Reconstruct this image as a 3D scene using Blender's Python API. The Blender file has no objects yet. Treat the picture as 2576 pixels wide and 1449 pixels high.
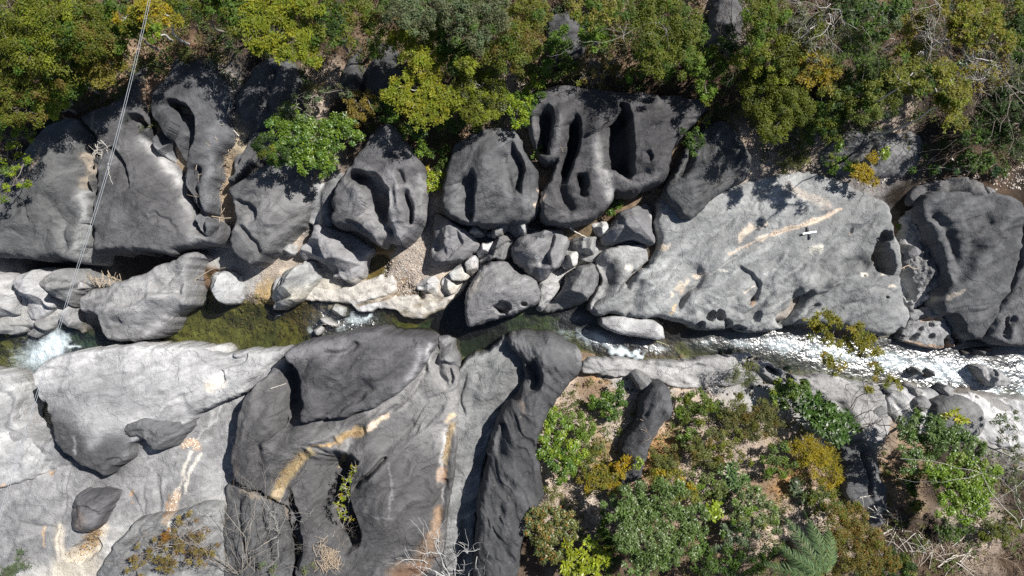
import bpy, math, random
import numpy as np
from mathutils import Vector

# ------------------------------------------------------------------ camera, sky, sun
S = bpy.context.scene
C = S.collection
CAMH = 28.7                      # metres above the datum (rock tops near the river)
U = 60.0                         # drawing units per metre
cam = bpy.data.cameras.new('camera'); camo = bpy.data.objects.new('camera', cam); C.objects.link(camo)
camo.location = (0, 0, CAMH); camo.rotation_euler = (0, 0, 0)
cam.sensor_width = 36; cam.lens = 36 * CAMH / (2576 / U); cam.clip_end = 500; cam.clip_start = 0.1
S.camera = camo
SUN_AZ = math.radians(56)        # clockwise from +Y (picture up)
SUN_EL = math.radians(50)
w = bpy.data.worlds.new('World'); S.world = w; w.use_nodes = True
nt = w.node_tree; bg = nt.nodes['Background']
sky = nt.nodes.new('ShaderNodeTexSky'); sky.sky_type = 'NISHITA'; sky.sun_disc = False
sky.sun_elevation = SUN_EL; sky.sun_rotation = SUN_AZ; sky.altitude = 400
nt.links.new(sky.outputs[0], bg.inputs[0]); bg.inputs[1].default_value = 0.05
sun = bpy.data.lights.new('sun', 'SUN'); sun.energy = 5.0; sun.angle = math.radians(0.5); sun.color = (1, 0.965, 0.91)
suno = bpy.data.objects.new('sun', sun); C.objects.link(suno)
sd = Vector((math.sin(SUN_AZ) * math.cos(SUN_EL), math.cos(SUN_AZ) * math.cos(SUN_EL), math.sin(SUN_EL)))
suno.rotation_euler = sd.to_track_quat('Z', 'Y').to_euler(); suno.location = (20, 20, 40)
S.view_settings.view_transform = 'Standard'; S.view_settings.look = 'None'
S.view_settings.exposure = 0.36; S.view_settings.gamma = 1
S.render.engine = 'CYCLES'
S.cycles.max_bounces = 6; S.cycles.diffuse_bounces = 2; S.cycles.glossy_bounces = 2
S.cycles.transmission_bounces = 3; S.cycles.transparent_max_bounces = 6
S.cycles.caustics_reflective = False; S.cycles.caustics_refractive = False
S.cycles.use_denoising = False
rng = np.random.default_rng(7)

# ------------------------------------------------------------------ helpers
_T = np.random.default_rng(3).random((8, 256, 256))
def vnoise(x, y, s=0):
    t = _T[s % 8]; x = x + 31.7 * s; y = y + 17.3 * s
    xi = np.floor(x).astype(int); yi = np.floor(y).astype(int); fx = x - xi; fy = y - yi
    fx = fx * fx * fx * (fx * (fx * 6 - 15) + 10); fy = fy * fy * fy * (fy * (fy * 6 - 15) + 10)
    a = t[xi & 255, yi & 255]; b = t[(xi + 1) & 255, yi & 255]
    c = t[xi & 255, (yi + 1) & 255]; d = t[(xi + 1) & 255, (yi + 1) & 255]
    return (a + (b - a) * fx + (c - a) * fy + (a - b - c + d) * fx * fy) * 2 - 1
def fbm(x, y, s=0, o=4, g=0.5):
    r = 0; a = 1; f = 1; tot = 0
    for i in range(o):
        r = r + a * vnoise(x * f, y * f, s + i); tot += a; a *= g; f *= 2.03
    return r / tot
def sm(t):
    t = np.clip(t, 0, 1); return t * t * (3 - 2 * t)
def chaikin(p, n=2, closed=True, c=.78):
    p = np.array(p, float)
    for _ in range(n):
        q = np.roll(p, -1, 0) if closed else p[1:]
        b = p if closed else p[:-1]
        r = np.empty((len(b) * 2, 2)); r[0::2] = b * c + q * (1 - c); r[1::2] = b * (1 - c) + q * c
        if not closed: r = np.vstack([p[:1], r, p[-1:]])
        p = r
    return p
def sdf(x, y, poly):
    """positive inside"""
    sh = x.shape; x = x.ravel(); y = y.ravel(); d2 = np.full(x.shape, 1e18); ins = np.zeros(x.shape, bool)
    n = len(poly)
    for i in range(n):
        ax, ay = poly[i]; bx, by = poly[(i + 1) % n]; ex = bx - ax; ey = by - ay
        px = x - ax; py = y - ay; t = np.clip((px * ex + py * ey) / (ex * ex + ey * ey + 1e-9), 0, 1)
        d2 = np.minimum(d2, (px - ex * t) ** 2 + (py - ey * t) ** 2)
        c = ((ay > y) != (by > y)); ins ^= c & (x < ex * (y - ay) / (ey if abs(ey) > 1e-9 else 1e-9) + ax)
    d = np.sqrt(d2); return np.where(ins, d, -d).reshape(sh)
def pl(x, y, pts):
    """distance to polyline, side (>0 visually right of travel), param 0..1"""
    d2 = np.full(x.shape, 1e18); sd_ = np.zeros(x.shape); tt = np.zeros(x.shape)
    pts = np.array(pts, float); L = np.r_[0, np.cumsum(np.hypot(*np.diff(pts, axis=0).T))]
    for i in range(len(pts) - 1):
        ax, ay = pts[i]; ex, ey = pts[i + 1] - pts[i]; px = x - ax; py = y - ay
        t = np.clip((px * ex + py * ey) / (ex * ex + ey * ey), 0, 1)
        q = (px - ex * t) ** 2 + (py - ey * t) ** 2; m = q < d2
        d2 = np.where(m, q, d2); sd_ = np.where(m, ex * py - ey * px, sd_)
        tt = np.where(m, (L[i] + t * (L[i + 1] - L[i])) / L[-1], tt)
    return np.sqrt(d2), np.sign(sd_), tt
def W(px, py, z, zr=None):
    k = (CAMH - (z if zr is None else zr)) / CAMH / U
    return (np.asarray(px) - 1288) * k, -(np.asarray(py) - 724.5) * k, z

def feats(x, y, fs):
    """relief features -> height offset"""
    h = np.zeros(x.shape); x0, y0 = x, y
    x = x0 + 5 * vnoise(x0 / 42, y0 / 42, 4) + 2.2 * vnoise(x0 / 15, y0 / 15, 1); y = y0 + 5 * vnoise(x0 / 42, y0 / 42, 6) + 2.2 * vnoise(x0 / 15, y0 / 15, 3)
    for f in fs:
        k = f[0]
        if k == 'g':      # groove: pts, width, depth
            p = chaikin(f[1], 1, False); d, s, t = pl(x, y, p)
            tp = sm(t / .18) * sm((1 - t) / .18)
            h -= f[3] * np.exp(-(d / f[2]) ** 2) * (tp if len(f) < 5 else 1)
        elif k == 's':    # scarp, drops to the right of travel: pts, depth, L, edge
            p = chaikin(f[1], 2, False); d, s, t = pl(x, y, p)
            tp = sm(t / .2) * sm((1 - t) / .2); sgn = d * s
            h -= f[2] * tp * sm((sgn + f[4] * .3) / f[4]) * np.exp(-(np.clip(sgn, 0, None) / f[3] / 1.35) ** 2)
        elif k == 'b':    # bump: x,y,rx,ry,angle,h
            a = math.radians(f[5]); dx = x - f[1]; dy = y - f[2]
            u = (dx * math.cos(a) + dy * math.sin(a)) / f[3]; v = (-dx * math.sin(a) + dy * math.cos(a)) / f[4]
            h += f[6] * np.exp(-(u * u + v * v))
        elif k == 'p':    # pit: x,y,rx,ry,angle,depth
            a = math.radians(f[5]); dx = x - f[1]; dy = y - f[2]
            u = (dx * math.cos(a) + dy * math.sin(a)) / f[3]; v = (-dx * math.sin(a) + dy * math.cos(a)) / f[4]
            r = np.sqrt(u * u + v * v) + .12 * vnoise(x / 9, y / 9, 2)
            h -= f[6] * sm((1.15 - r) / .35)
        elif k == 'v':    # scallops: x0,y0,x1,y1,cell,amp
            m = sm((x - f[1]) / 30) * sm((f[3] - x) / 30) * sm((y - f[2]) / 30) * sm((f[4] - y) / 30)
            h += f[6] * m * (1 - cell(x, y, f[5]))
    return h
def cell(x, y, c):
    xi = np.floor(x / c); yi = np.floor(y / (c * .7)); best = np.full(x.shape, 9.)
    for i in (-1, 0, 1):
        for j in (-1, 0, 1):
            a = (xi + i).astype(int); b = (yi + j).astype(int)
            ox = _T[0][a & 255, b & 255]; oy = _T[1][a & 255, b & 255]
            best = np.minimum(best, np.hypot(x / c - (a + ox), y / (c * .7) - (b + oy)))
    return np.clip(best, 0, 1)

LOGD = np.log(np.array([.046, .046, .0495])); LOGP = np.log(np.array([.60, .598, .598]))
def tone(t):
    t = np.clip(t, 0, 1)[..., None]; return np.exp(LOGD + (LOGP - LOGD) * t)

def new_mesh(name, V, F, col=None, mat=None, parent=None, smooth=True, uni=None):
    """V (n,3); F (m,k) constant k"""
    me = bpy.data.meshes.new(name); V = np.asarray(V, np.float32); F = np.asarray(F, np.int32)
    me.vertices.add(len(V)); me.vertices.foreach_set('co', V.ravel())
    m, k = F.shape; me.loops.add(m * k); me.loops.foreach_set('vertex_index', F.ravel())
    me.polygons.add(m); me.polygons.foreach_set('loop_start', np.arange(0, m * k, k, dtype=np.int32))
    me.update(calc_edges=True)
    if smooth: me.polygons.foreach_set('use_smooth', np.ones(m, bool))
    if col is not None:
        a = me.color_attributes.new('col', 'FLOAT_COLOR', 'POINT')
        c4 = np.ones((len(V), 4), np.float32); c4[:, :3] = col[:, :3]
        if col.shape[1] > 3: c4[:, 3] = col[:, 3]
        a.data.foreach_set('color', c4.ravel())
    if mat: me.materials.append(mat)
    o = bpy.data.objects.new(name, me); C.objects.link(o)
    if parent: o.parent = parent
    return o
def tag(o, label, cat, group=None):
    o['label'] = label; o['category'] = cat
    if group: o['group'] = group
    return o
def structure(o, kind='structure'):
    o['kind'] = kind; return o

# ------------------------------------------------------------------ materials
def mat(name):
    m = bpy.data.materials.new(name); m.use_nodes = True; n = m.node_tree; n.nodes.clear()
    out = n.nodes.new('ShaderNodeOutputMaterial'); return m, n, out
def nd(n, t, **kw):
    x = n.nodes.new(t)
    for k, v in kw.items():
        if k.startswith('i_'):
            x.inputs[int(k[2:]) if k[2:].isdigit() else k[2:].replace('_', ' ')].default_value = v
        else: setattr(x, k, v)
    return x
def stone_mat(name, fine=1.0, rough=.85, soil=False):
    m, n, out = mat(name); L = n.links.new
    at = nd(n, 'ShaderNodeVertexColor', layer_name='col'); tc = nd(n, 'ShaderNodeTexCoord')
    n1 = nd(n, 'ShaderNodeTexNoise'); n1.inputs['Scale'].default_value = 2.2; n1.inputs['Detail'].default_value = 9; n1.inputs['Roughness'].default_value = .65
    n2 = nd(n, 'ShaderNodeTexNoise'); n2.inputs['Scale'].default_value = 16; n2.inputs['Detail'].default_value = 6; n2.inputs['Roughness'].default_value = .75
    n3 = nd(n, 'ShaderNodeTexNoise'); n3.inputs['Scale'].default_value = 7; n3.inputs['Detail'].default_value = 3
    mp = nd(n, 'ShaderNodeMapping'); mp.inputs['Rotation'].default_value = (0, 0, math.radians(38)); mp.inputs['Scale'].default_value = (.35, 1.6, 1)
    n4 = nd(n, 'ShaderNodeTexNoise'); n4.inputs['Scale'].default_value = 3.5; n4.inputs['Detail'].default_value = 5
    for q in (n1, n2, n3): L(tc.outputs['Object'], q.inputs['Vector'])
    L(tc.outputs['Object'], mp.inputs[0]); L(mp.outputs[0], n4.inputs['Vector'])
    def mr(src, a, b, c, d):
        r = nd(n, 'ShaderNodeMapRange'); r.inputs[1].default_value = a; r.inputs[2].default_value = b; r.inputs[3].default_value = c; r.inputs[4].default_value = d
        L(src, r.inputs[0]); return r.outputs[0]
    def mul(a, b):
        x = nd(n, 'ShaderNodeMath', operation='MULTIPLY'); L(a, x.inputs[0])
        if isinstance(b, float): x.inputs[1].default_value = b
        else: L(b, x.inputs[1])
        return x.outputs[0]
    f = mul(mul(mr(n1.outputs[0], .3, .7, .82, 1.18), mr(n2.outputs[0], .25, .75, .83, 1.17)), mr(n4.outputs[0], .3, .7, .92, 1.08))
    vm = nd(n, 'ShaderNodeVectorMath', operation='SCALE'); L(at.outputs['Color'], vm.inputs[0]); L(f, vm.inputs['Scale'])
    # pale lichen spots on the dark patina
    sp = nd(n, 'ShaderNodeMix', data_type='RGBA'); L(vm.outputs[0], sp.inputs[6]); sp.inputs[7].default_value = (.20, .175, .155, 1)
    lum = nd(n, 'ShaderNodeSeparateColor'); L(at.outputs['Color'], lum.inputs[0])
    spot = mul(mr(n3.outputs[0], .66, .73, 0, .75), mr(lum.outputs[0], .08, .16, 1, 0)); L(spot, sp.inputs[0])
    p = nd(n, 'ShaderNodeBsdfPrincipled'); p.inputs['Roughness'].default_value = rough; p.inputs['Specular IOR Level'].default_value = .25
    L((vm.outputs[0] if soil else sp.outputs[2]), p.inputs['Base Color'])
    vo = nd(n, 'ShaderNodeTexVoronoi', feature='DISTANCE_TO_EDGE'); vo.inputs['Scale'].default_value = .55
    dv = nd(n, 'ShaderNodeVectorMath', operation='ADD'); nv = nd(n, 'ShaderNodeTexNoise'); nv.inputs['Scale'].default_value = 1.3; nv.inputs['Detail'].default_value = 4
    L(tc.outputs['Object'], nv.inputs['Vector']); L(tc.outputs['Object'], dv.inputs[0]); L(nv.outputs['Color'], dv.inputs[1]); L(dv.outputs[0], vo.inputs['Vector'])
    crk = mr(vo.outputs['Distance'], 0, .012, 0, 1); b0 = nd(n, 'ShaderNodeBump'); b0.inputs['Strength'].default_value = 0 if soil else .5; b0.inputs['Distance'].default_value = .06; L(crk, b0.inputs['Height'])
    b1 = nd(n, 'ShaderNodeBump'); b1.inputs['Strength'].default_value = .62 * fine; b1.inputs['Distance'].default_value = .09 if soil else .05; L(n2.outputs[0], b1.inputs['Height'])
    b2 = nd(n, 'ShaderNodeBump'); b2.inputs['Strength'].default_value = .6 * fine; b2.inputs['Distance'].default_value = .22; L(n1.outputs[0], b2.inputs['Height'])
    b3 = nd(n, 'ShaderNodeBump'); b3.inputs['Strength'].default_value = .18; b3.inputs['Distance'].default_value = .12; L(n4.outputs[0], b3.inputs['Height'])
    L(b2.outputs[0], b1.inputs['Normal']); L(b0.outputs[0], b3.inputs['Normal']); L(b3.outputs[0], b2.inputs['Normal']); L(b1.outputs[0], p.inputs['Normal']); L(p.outputs[0], out.inputs[0])
    return m
M_ROCK = stone_mat('weathered_rock'); M_GROUND = stone_mat('ground_surface', 1.2, .95, True)
def leaf_mat(name, trans=.35, gloss=.06, rough=.45):
    m, n, out = mat(name); L = n.links.new
    at = nd(n, 'ShaderNodeVertexColor', layer_name='col')
    d = nd(n, 'ShaderNodeBsdfDiffuse'); t = nd(n, 'ShaderNodeBsdfTranslucent'); g = nd(n, 'ShaderNodeBsdfGlossy'); g.inputs['Roughness'].default_value = rough
    hs = nd(n, 'ShaderNodeHueSaturation'); hs.inputs['Saturation'].default_value = 1.15; hs.inputs['Value'].default_value = 1.2
    L(at.outputs[0], d.inputs[0]); L(at.outputs[0], hs.inputs['Color']); L(hs.outputs[0], t.inputs[0])
    a = nd(n, 'ShaderNodeMixShader'); a.inputs[0].default_value = trans; L(d.outputs[0], a.inputs[1]); L(t.outputs[0], a.inputs[2])
    b = nd(n, 'ShaderNodeMixShader'); b.inputs[0].default_value = gloss; L(a.outputs[0], b.inputs[1]); L(g.outputs[0], b.inputs[2])
    L(b.outputs[0], out.inputs[0]); return m
M_LEAF = leaf_mat('leaf_matte', .35, .02, .55); M_GLEAF = leaf_mat('leaf_glossy', .30, .045, .42)
def plain(name, c, rough=.8, bump=0, metal=0):
    m, n, out = mat(name); p = nd(n, 'ShaderNodeBsdfPrincipled'); p.inputs['Roughness'].default_value = rough; p.inputs['Metallic'].default_value = metal
    tc = nd(n, 'ShaderNodeTexCoord'); ns = nd(n, 'ShaderNodeTexNoise'); ns.inputs['Scale'].default_value = 12; ns.inputs['Detail'].default_value = 5
    n.links.new(tc.outputs['Object'], ns.inputs['Vector'])
    mx = nd(n, 'ShaderNodeMix', data_type='RGBA'); mx.inputs[6].default_value = (*[v * .65 for v in c], 1); mx.inputs[7].default_value = (*[min(1, v * 1.25) for v in c], 1)
    n.links.new(ns.outputs[0], mx.inputs[0]); n.links.new(mx.outputs[2], p.inputs['Base Color'])
    if bump:
        b = nd(n, 'ShaderNodeBump'); b.inputs['Strength'].default_value = bump; b.inputs['Distance'].default_value = .02; n.links.new(ns.outputs[0], b.inputs['Height']); n.links.new(b.outputs[0], p.inputs['Normal'])
    n.links.new(p.outputs[0], out.inputs[0]); return m
M_BARK = plain('grey_bark', (.24, .21, .18), .9, .5); M_PALEBARK = plain('pale_bark', (.55, .52, .48), .8, .3)
M_DRIFT = plain('driftwood', (.42, .34, .25), .85, .4)
M_DARKBARK = plain('dark_bark', (.09, .07, .055), .9, .5)
# ------------------------------------------------------------------ ground
RIVER = chaikin([(-400,842),(0,845),(60,850),(120,830),(180,850),(240,845),(300,855),(385,848),(410,815),(430,776),(467,740),(500,742),(530,765),(585,762),(650,775),(690,785),(750,752),(790,765),(860,772),(930,785),(1000,797),(1070,795),(1110,775),(1165,720),(1185,760),(1210,820),(1290,795),(1380,790),(1440,775),(1480,765),(1510,798),(1600,798),(1720,812),(1900,832),(1990,822),(2100,850),(2280,855),(2420,865),(2480,880),(2560,872),(3000,880),(3000,1010),(2660,1002),(2500,978),(2440,985),(2350,978),(2240,965),(2130,950),(2080,940),(2010,945),(1970,930),(1890,892),(1800,902),(1650,907),(1560,902),(1480,892),(1420,875),(1330,860),(1270,870),(1240,890),(1200,907),(1155,912),(1130,870),(1090,860),(960,850),(700,890),(560,890),(480,885),(180,890),(105,930),(98,950),(108,1010),(125,1040),(100,1100),(60,1088),(36,1066),(47,1010),(20,948),(-400,945)], 1)
WZ = -1.6
def wz(x): return np.interp(x, [60, 170, 860, 940, 1490, 1620, 2300, 2480], [-1.95, -1.55, -1.5, -1.4, -1.35, -1.08, -.95, -.85])
GP = np.array([  # drawing x, y, ground height of the banks
 (60,740,-1.3),(350,690,-2.2),(250,690,-2.4),(100,690,-2.0),(540,640,-1.2),(600,700,-1.35),(700,600,-1.0),(720,690,-1.3),(830,740,-1.5),(940,660,-1.38),(1020,640,-1.05),(1080,600,-.9),(1030,750,-1.45),(1150,700,-1.4),(1240,600,-1.1),(1350,640,-1.2),(1400,740,-1.4),(1530,560,-.7),(1560,500,-.5),(1700,540,-.4),(2275,600,-1.0),(2290,720,-1.2),(2300,830,-1.1),(2440,850,-1.1),
 (0,560,-.9),(200,500,-.9),(560,480,-.3),(590,330,.2),(600,250,.5),(400,150,.6),(0,350,.5),(0,150,1.2),(0,0,2.2),(300,0,2.0),(600,100,1.3),(600,0,2.0),(800,200,.9),(800,0,2.2),(1000,300,.5),(1070,430,-.1),(1100,200,1.0),(1100,0,2.3),(1300,250,.5),(1370,420,-.1),(1300,100,1.4),(1500,150,1.1),(1500,0,2.2),(1800,250,.7),(1750,380,.2),(1800,0,2.4),(2000,430,-.1),(2100,330,.4),(2100,150,1.3),(2100,0,2.3),(2300,430,.1),(2400,300,.7),(2600,400,.5),(2500,100,1.8),(2700,0,2.8),(1200,-300,4),(2400,-300,5),(0,-300,4),(1200,-1200,9),(-1000,-600,6),(3600,-600,7),
 (60,1160,-.55),(130,1130,-.6),(60,1250,-.5),(240,1230,-.45),(200,1400,-.3),(400,1150,-.3),(480,1250,-.2),(540,1100,-.7),(560,1190,-.7),(590,1060,-.8),(400,960,-.6),(600,930,-.8),(500,1350,0),(650,1350,.0),(650,1050,-.6),(860,1250,-1.4),(950,1100,-1.3),(870,1350,-1.3),(1150,1000,-.9),(1160,1250,-.9),(1150,1420,-.8),(1450,960,-1.0),(1460,1050,-.3),(1450,1150,0),(1420,1250,.1),(1500,960,-.8),(1700,930,-.7),(1850,930,-.7),(2000,1000,-.5),(2200,1010,-.6),(2300,1050,-.5),(2500,1040,-.6),(1600,1100,-.2),(1800,1100,.0),(1700,1250,.3),(1900,1250,.3),(1900,1400,.7),(2200,1150,-.4),(2250,1350,.4),(2400,1250,.2),(2500,1350,.6),(2500,1150,-.3),(1500,1400,.5),(1300,1600,1),(0,1700,.5),(2500,1700,2),(1300,2600,4),(-1000,1600,2),(3600,1700,4)], float)
def idw(x, y, P, soft=35., pw=2.2):
    num = 0; den = 0
    for p in P:
        w_ = 1 / ((x - p[0]) ** 2 + (y - p[1]) ** 2 + soft * soft) ** pw; den = den + w_
        num = num + (w_ * p[2] if len(p) == 3 else w_[..., None] * np.array(p[2:]))
    return num / (den if np.ndim(num) == np.ndim(den) else den[..., None])
GFE = [  # relief of the pale floor, bottom left and of the right bank
 ('g',[(150,1080),(148,1250),(130,1330),(140,1440)],2.5,.1),('s',[(300,1225),(340,1260),(350,1300),(352,1380)],.1,14,4),('s',[(330,1230),(385,1190),(400,1250),(395,1330)],.1,16,4),
 ('g',[(300,1210),(345,1212),(410,1180),(520,1120)],5,.09),('g',[(345,1215),(352,1260),(354,1330)],4,.09),('g',[(370,1190),(388,1240),(388,1330)],5,.07),
 ('p',205,1390,42,24,-25,.35),('b',90,1250,90,30,-20,.16),('b',60,1320,90,25,-15,.12),('b',180,1215,50,16,-35,.14),('g',[(60,1215),(140,1180),(220,1190)],8,.15),('g',[(20,1320),(100,1340),(140,1350)],7,.12),
 ('g',[(480,1120),(560,1060),(620,990)],2,.06),('g',[(440,1290),(460,1180),(470,1150)],3,.05),('b',90,1120,40,20,40,.15),('b',560,960,50,25,-30,.15),('v',740,700,1120,800,34,.16)]
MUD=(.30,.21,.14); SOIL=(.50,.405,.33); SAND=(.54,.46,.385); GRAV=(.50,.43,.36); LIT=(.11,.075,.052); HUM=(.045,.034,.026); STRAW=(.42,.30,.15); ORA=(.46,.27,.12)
PR=(.44,.435,.425); PP=(.56,.55,.535); DR=(.07,.066,.066); BROWN=(.15,.09,.05); OL=(.175,.165,.06); DT=(.018,.03,.024); OLG=(.12,.125,.045); GOLD=(.36,.25,.08)
GC = [(60,1160,*PP),(60,1280,*PP),(60,1420,*PP),(200,1230,*PP),(150,1400,.66,.6,.5),(300,1250,*PP),(300,1380,*PP),(420,1180,*PP),(420,1280,*PP),(520,1200,*PP),(500,1330,.2,.19,.18),(400,1000,*PP),(600,950,*PR),(560,1000,*PR),(600,1340,.13,.12,.11),(640,1400,.14,.11,.085),(700,1400,.17,.13,.10),(450,1430,*LIT),
 (1160,1300,*DR),(1150,1420,*MUD),(1160,1100,*PR),(1450,1010,*SOIL),(1450,1100,*SAND),(1420,1180,*SOIL),(1400,1280,*SOIL),(1480,1240,*SAND),(1500,1000,*MUD),(1500,1130,*STRAW),(1560,1080,*SAND),(1540,950,*PP),(1520,945,*ORA),(1650,1150,*ORA),(1720,1180,*SOIL),(1760,1100,*SOIL),(1780,1230,*SAND),(1650,1230,*MUD),(1850,1150,*SOIL),(1950,1130,*SOIL),(1900,1220,*MUD),(1980,1200,*ORA),(2050,1270,*SAND),(1960,1290,*SOIL),(1950,1400,*LIT),(2100,1250,*MUD),(1700,950,*PP),(1800,940,*PR),(1700,985,*SAND),(1750,1010,*SOIL),(1900,960,*PR),(2050,1000,*PR),(2150,1060,*PP),(2300,1010,*PP),(2300,1100,*MUD),(2260,1200,*MUD),(2300,1350,*HUM),(2330,1400,*LIT),(2450,1340,*SOIL),(2430,1310,*SAND),(2520,1400,*LIT),(2400,1200,*HUM),(2560,1250,*HUM),(2560,1100,*PR),(1500,1400,*LIT),(1650,1380,*LIT),(1350,1350,*LIT),(1800,1350,*MUD),(1900,1330,*SOIL),
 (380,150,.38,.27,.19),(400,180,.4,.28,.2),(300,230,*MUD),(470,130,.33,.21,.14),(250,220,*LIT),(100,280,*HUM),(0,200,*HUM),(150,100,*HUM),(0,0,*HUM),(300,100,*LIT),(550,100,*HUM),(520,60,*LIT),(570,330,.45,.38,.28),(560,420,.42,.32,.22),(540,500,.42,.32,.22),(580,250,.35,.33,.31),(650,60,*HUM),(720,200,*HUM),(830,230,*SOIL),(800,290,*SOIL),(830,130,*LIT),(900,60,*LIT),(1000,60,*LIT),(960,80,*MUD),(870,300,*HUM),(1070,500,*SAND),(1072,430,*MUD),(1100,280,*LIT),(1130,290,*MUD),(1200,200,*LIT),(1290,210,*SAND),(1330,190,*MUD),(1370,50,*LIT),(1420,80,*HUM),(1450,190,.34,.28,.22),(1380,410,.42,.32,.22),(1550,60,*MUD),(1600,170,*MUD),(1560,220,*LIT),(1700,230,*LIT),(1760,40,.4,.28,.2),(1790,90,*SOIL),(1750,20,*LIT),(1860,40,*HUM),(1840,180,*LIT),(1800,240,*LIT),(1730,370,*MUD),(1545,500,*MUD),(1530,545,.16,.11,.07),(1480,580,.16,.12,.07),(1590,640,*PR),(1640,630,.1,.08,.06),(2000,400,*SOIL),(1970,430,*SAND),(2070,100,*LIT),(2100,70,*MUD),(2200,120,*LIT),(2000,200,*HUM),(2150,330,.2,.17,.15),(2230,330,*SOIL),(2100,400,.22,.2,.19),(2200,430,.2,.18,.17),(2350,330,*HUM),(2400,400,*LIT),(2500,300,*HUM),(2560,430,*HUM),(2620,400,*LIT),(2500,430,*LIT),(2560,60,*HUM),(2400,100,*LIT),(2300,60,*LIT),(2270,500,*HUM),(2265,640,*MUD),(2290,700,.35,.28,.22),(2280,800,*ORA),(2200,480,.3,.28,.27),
 (640,640,*SAND),(590,700,*PR),(700,600,*SAND),(620,725,*STRAW),(750,560,.2,.19,.18),(990,580,*GRAV),(1030,610,*GRAV),(1050,660,*GRAV),(1000,690,*GRAV),(940,670,.34,.21,.08),(935,700,.3,.2,.08),(1010,740,.25,.16,.07),(1100,690,*SAND),(820,750,.5,.47,.41),(880,735,.6,.56,.5),(980,720,.62,.58,.52),(1060,770,.6,.57,.5),(900,760,.42,.39,.33),(530,640,*PR),(500,690,*BROWN),(300,660,.06,.055,.055),(60,660,.06,.055,.055),(1180,690,*PP),(1240,600,.3,.28,.26),(1380,700,*PP),(1440,640,*PP),(1480,600,*MUD),(60,820,*PR),(130,780,*PR),(20,780,*PR),(200,820,.2,.19,.18)]
GCR = [(20,900,*OL),(40,970,*OLG),(70,1020,*OLG),(75,1070,*GOLD),(60,1050,.25,.2,.05),(110,1040,*DT),(150,880,.05,.1,.08),(250,860,*DT),(440,780,*OL),(470,830,*OL),(500,800,.17,.15,.04),(560,830,*OL),(600,800,.15,.14,.035),(650,850,*OLG),(640,790,*BROWN),(720,800,.14,.09,.04),(740,850,*OL),(690,830,.16,.14,.04),(760,820,.22,.17,.07),(800,790,*BROWN),(860,840,*OLG),(880,800,*DT),(960,820,.04,.05,.02),(990,830,.12,.12,.03),(1000,800,*BROWN),(1080,830,*DT),(1040,840,.03,.06,.03),(1130,780,.01,.02,.03),(1150,820,.008,.018,.028),(1170,870,*DT),(1230,850,*DT),(1300,820,.03,.06,.025),(1350,830,.05,.08,.025),(1400,840,.06,.085,.03),(1450,860,*OLG),(1440,800,*DT),(1500,840,*DT),(1590,870,*BROWN),(1700,830,*BROWN),(1700,880,*BROWN),(1740,880,*OLG),(1800,860,*DT),(1900,860,*DT),(2000,880,*DT),(2200,900,.05,.06,.05),(2350,930,.07,.08,.07),(2500,900,*BROWN),(2560,950,*DT)]
def axis(a, b, lo, hi, st, far):
    m = np.arange(a, b + st, st); l = []; v = a; s = st
    while v > lo: s *= 1.5; v -= s; l.append(v)
    r = []; v = m[-1]; s = st
    while v < hi: s *= 1.5; v += s; r.append(v)
    return np.array(l[::-1] + list(m) + r)
gx = axis(-80, 2656, -9000, 11000, 3.6, 0); gy = axis(-80, 1530, -8000, 9000, 3.6, 0)
GX, GY = np.meshgrid(gx, gy)
def ground_z(x, y, full=False):
    wx = x + 10 * vnoise(x / 45, y / 45, 1) + 4 * vnoise(x / 14, y / 14, 2); wy = y + 10 * vnoise(x / 45, y / 45, 3) + 4 * vnoise(x / 14, y / 14, 4)
    zb = idw(x, y, GP, 40, 1.7)
    d = sdf(wx * .3 + x * .7, wy * .3 + y * .7, RIVER)
    z = zb + .10 * fbm(x / 70, y / 70, 1, 4) * 1.2 + .05 * fbm(x / 18, y / 18, 5, 3)
    soilz = sm((y - 1060) / 120) * sm((x - 1380) / 60) + sm((380 - y) / 150)
    z = z + np.clip(soilz, 0, 1) * (.18 * fbm(x / 60, y / 60, 2, 4) + .1 * np.abs(fbm(x / 25, y / 25, 6, 3)))
    z = z + feats(x, y, GFE)
    bed = wz(x) - .10 - .35 * sm(d / 45) + .22 * fbm(x / 40, y / 40, 4, 4) + .1 * fbm(x / 12, y / 12, 3, 3)
    deep = np.exp(-((x - 1150) / 90) ** 2 - ((y - 820) / 70) ** 2) + np.exp(-((x - 1450) / 60) ** 2 - ((y - 800) / 25) ** 2) * .6
    bed = bed - 1.2 * deep
    far = np.hypot(np.clip(np.abs(x - 1288) - 1500, 0, None), np.clip(np.abs(y - 724) - 900, 0, None))
    z = z * (1 - sm((d + 26) / 26)) + bed * sm((d + 26) / 26)
    return (z, d) if full else z
gz, gd = ground_z(GX, GY, True)
# isolated rock pool in the gravel and puddles
def pool(x, y, cx, cy, rx, ry, a, dep):
    return feats(x, y, [('p', cx, cy, rx, ry, a, dep)])
gz = gz + pool(GX, GY, 932, 672, 38, 34, -40, .35) + pool(GX, GY, 1025, 735, 34, 22, 20, .3) + pool(GX, GY, 505, 688, 24, 15, 0, .2)
wx = GX + 26 * vnoise(GX / 50, GY / 50, 1) + 10 * vnoise(GX / 15, GY / 15, 2); wy = GY + 26 * vnoise(GX / 50, GY / 50, 3) + 10 * vnoise(GX / 15, GY / 15, 4)
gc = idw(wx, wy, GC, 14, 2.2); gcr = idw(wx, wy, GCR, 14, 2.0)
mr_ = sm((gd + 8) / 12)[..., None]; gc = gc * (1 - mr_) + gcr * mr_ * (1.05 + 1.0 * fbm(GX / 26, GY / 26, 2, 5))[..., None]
wet = np.exp(-(np.clip(gd + 14, -40, 0) / 9) ** 2); wet = wet * (gd < -14) + (gd >= -14) * (gd < -4)
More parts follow.
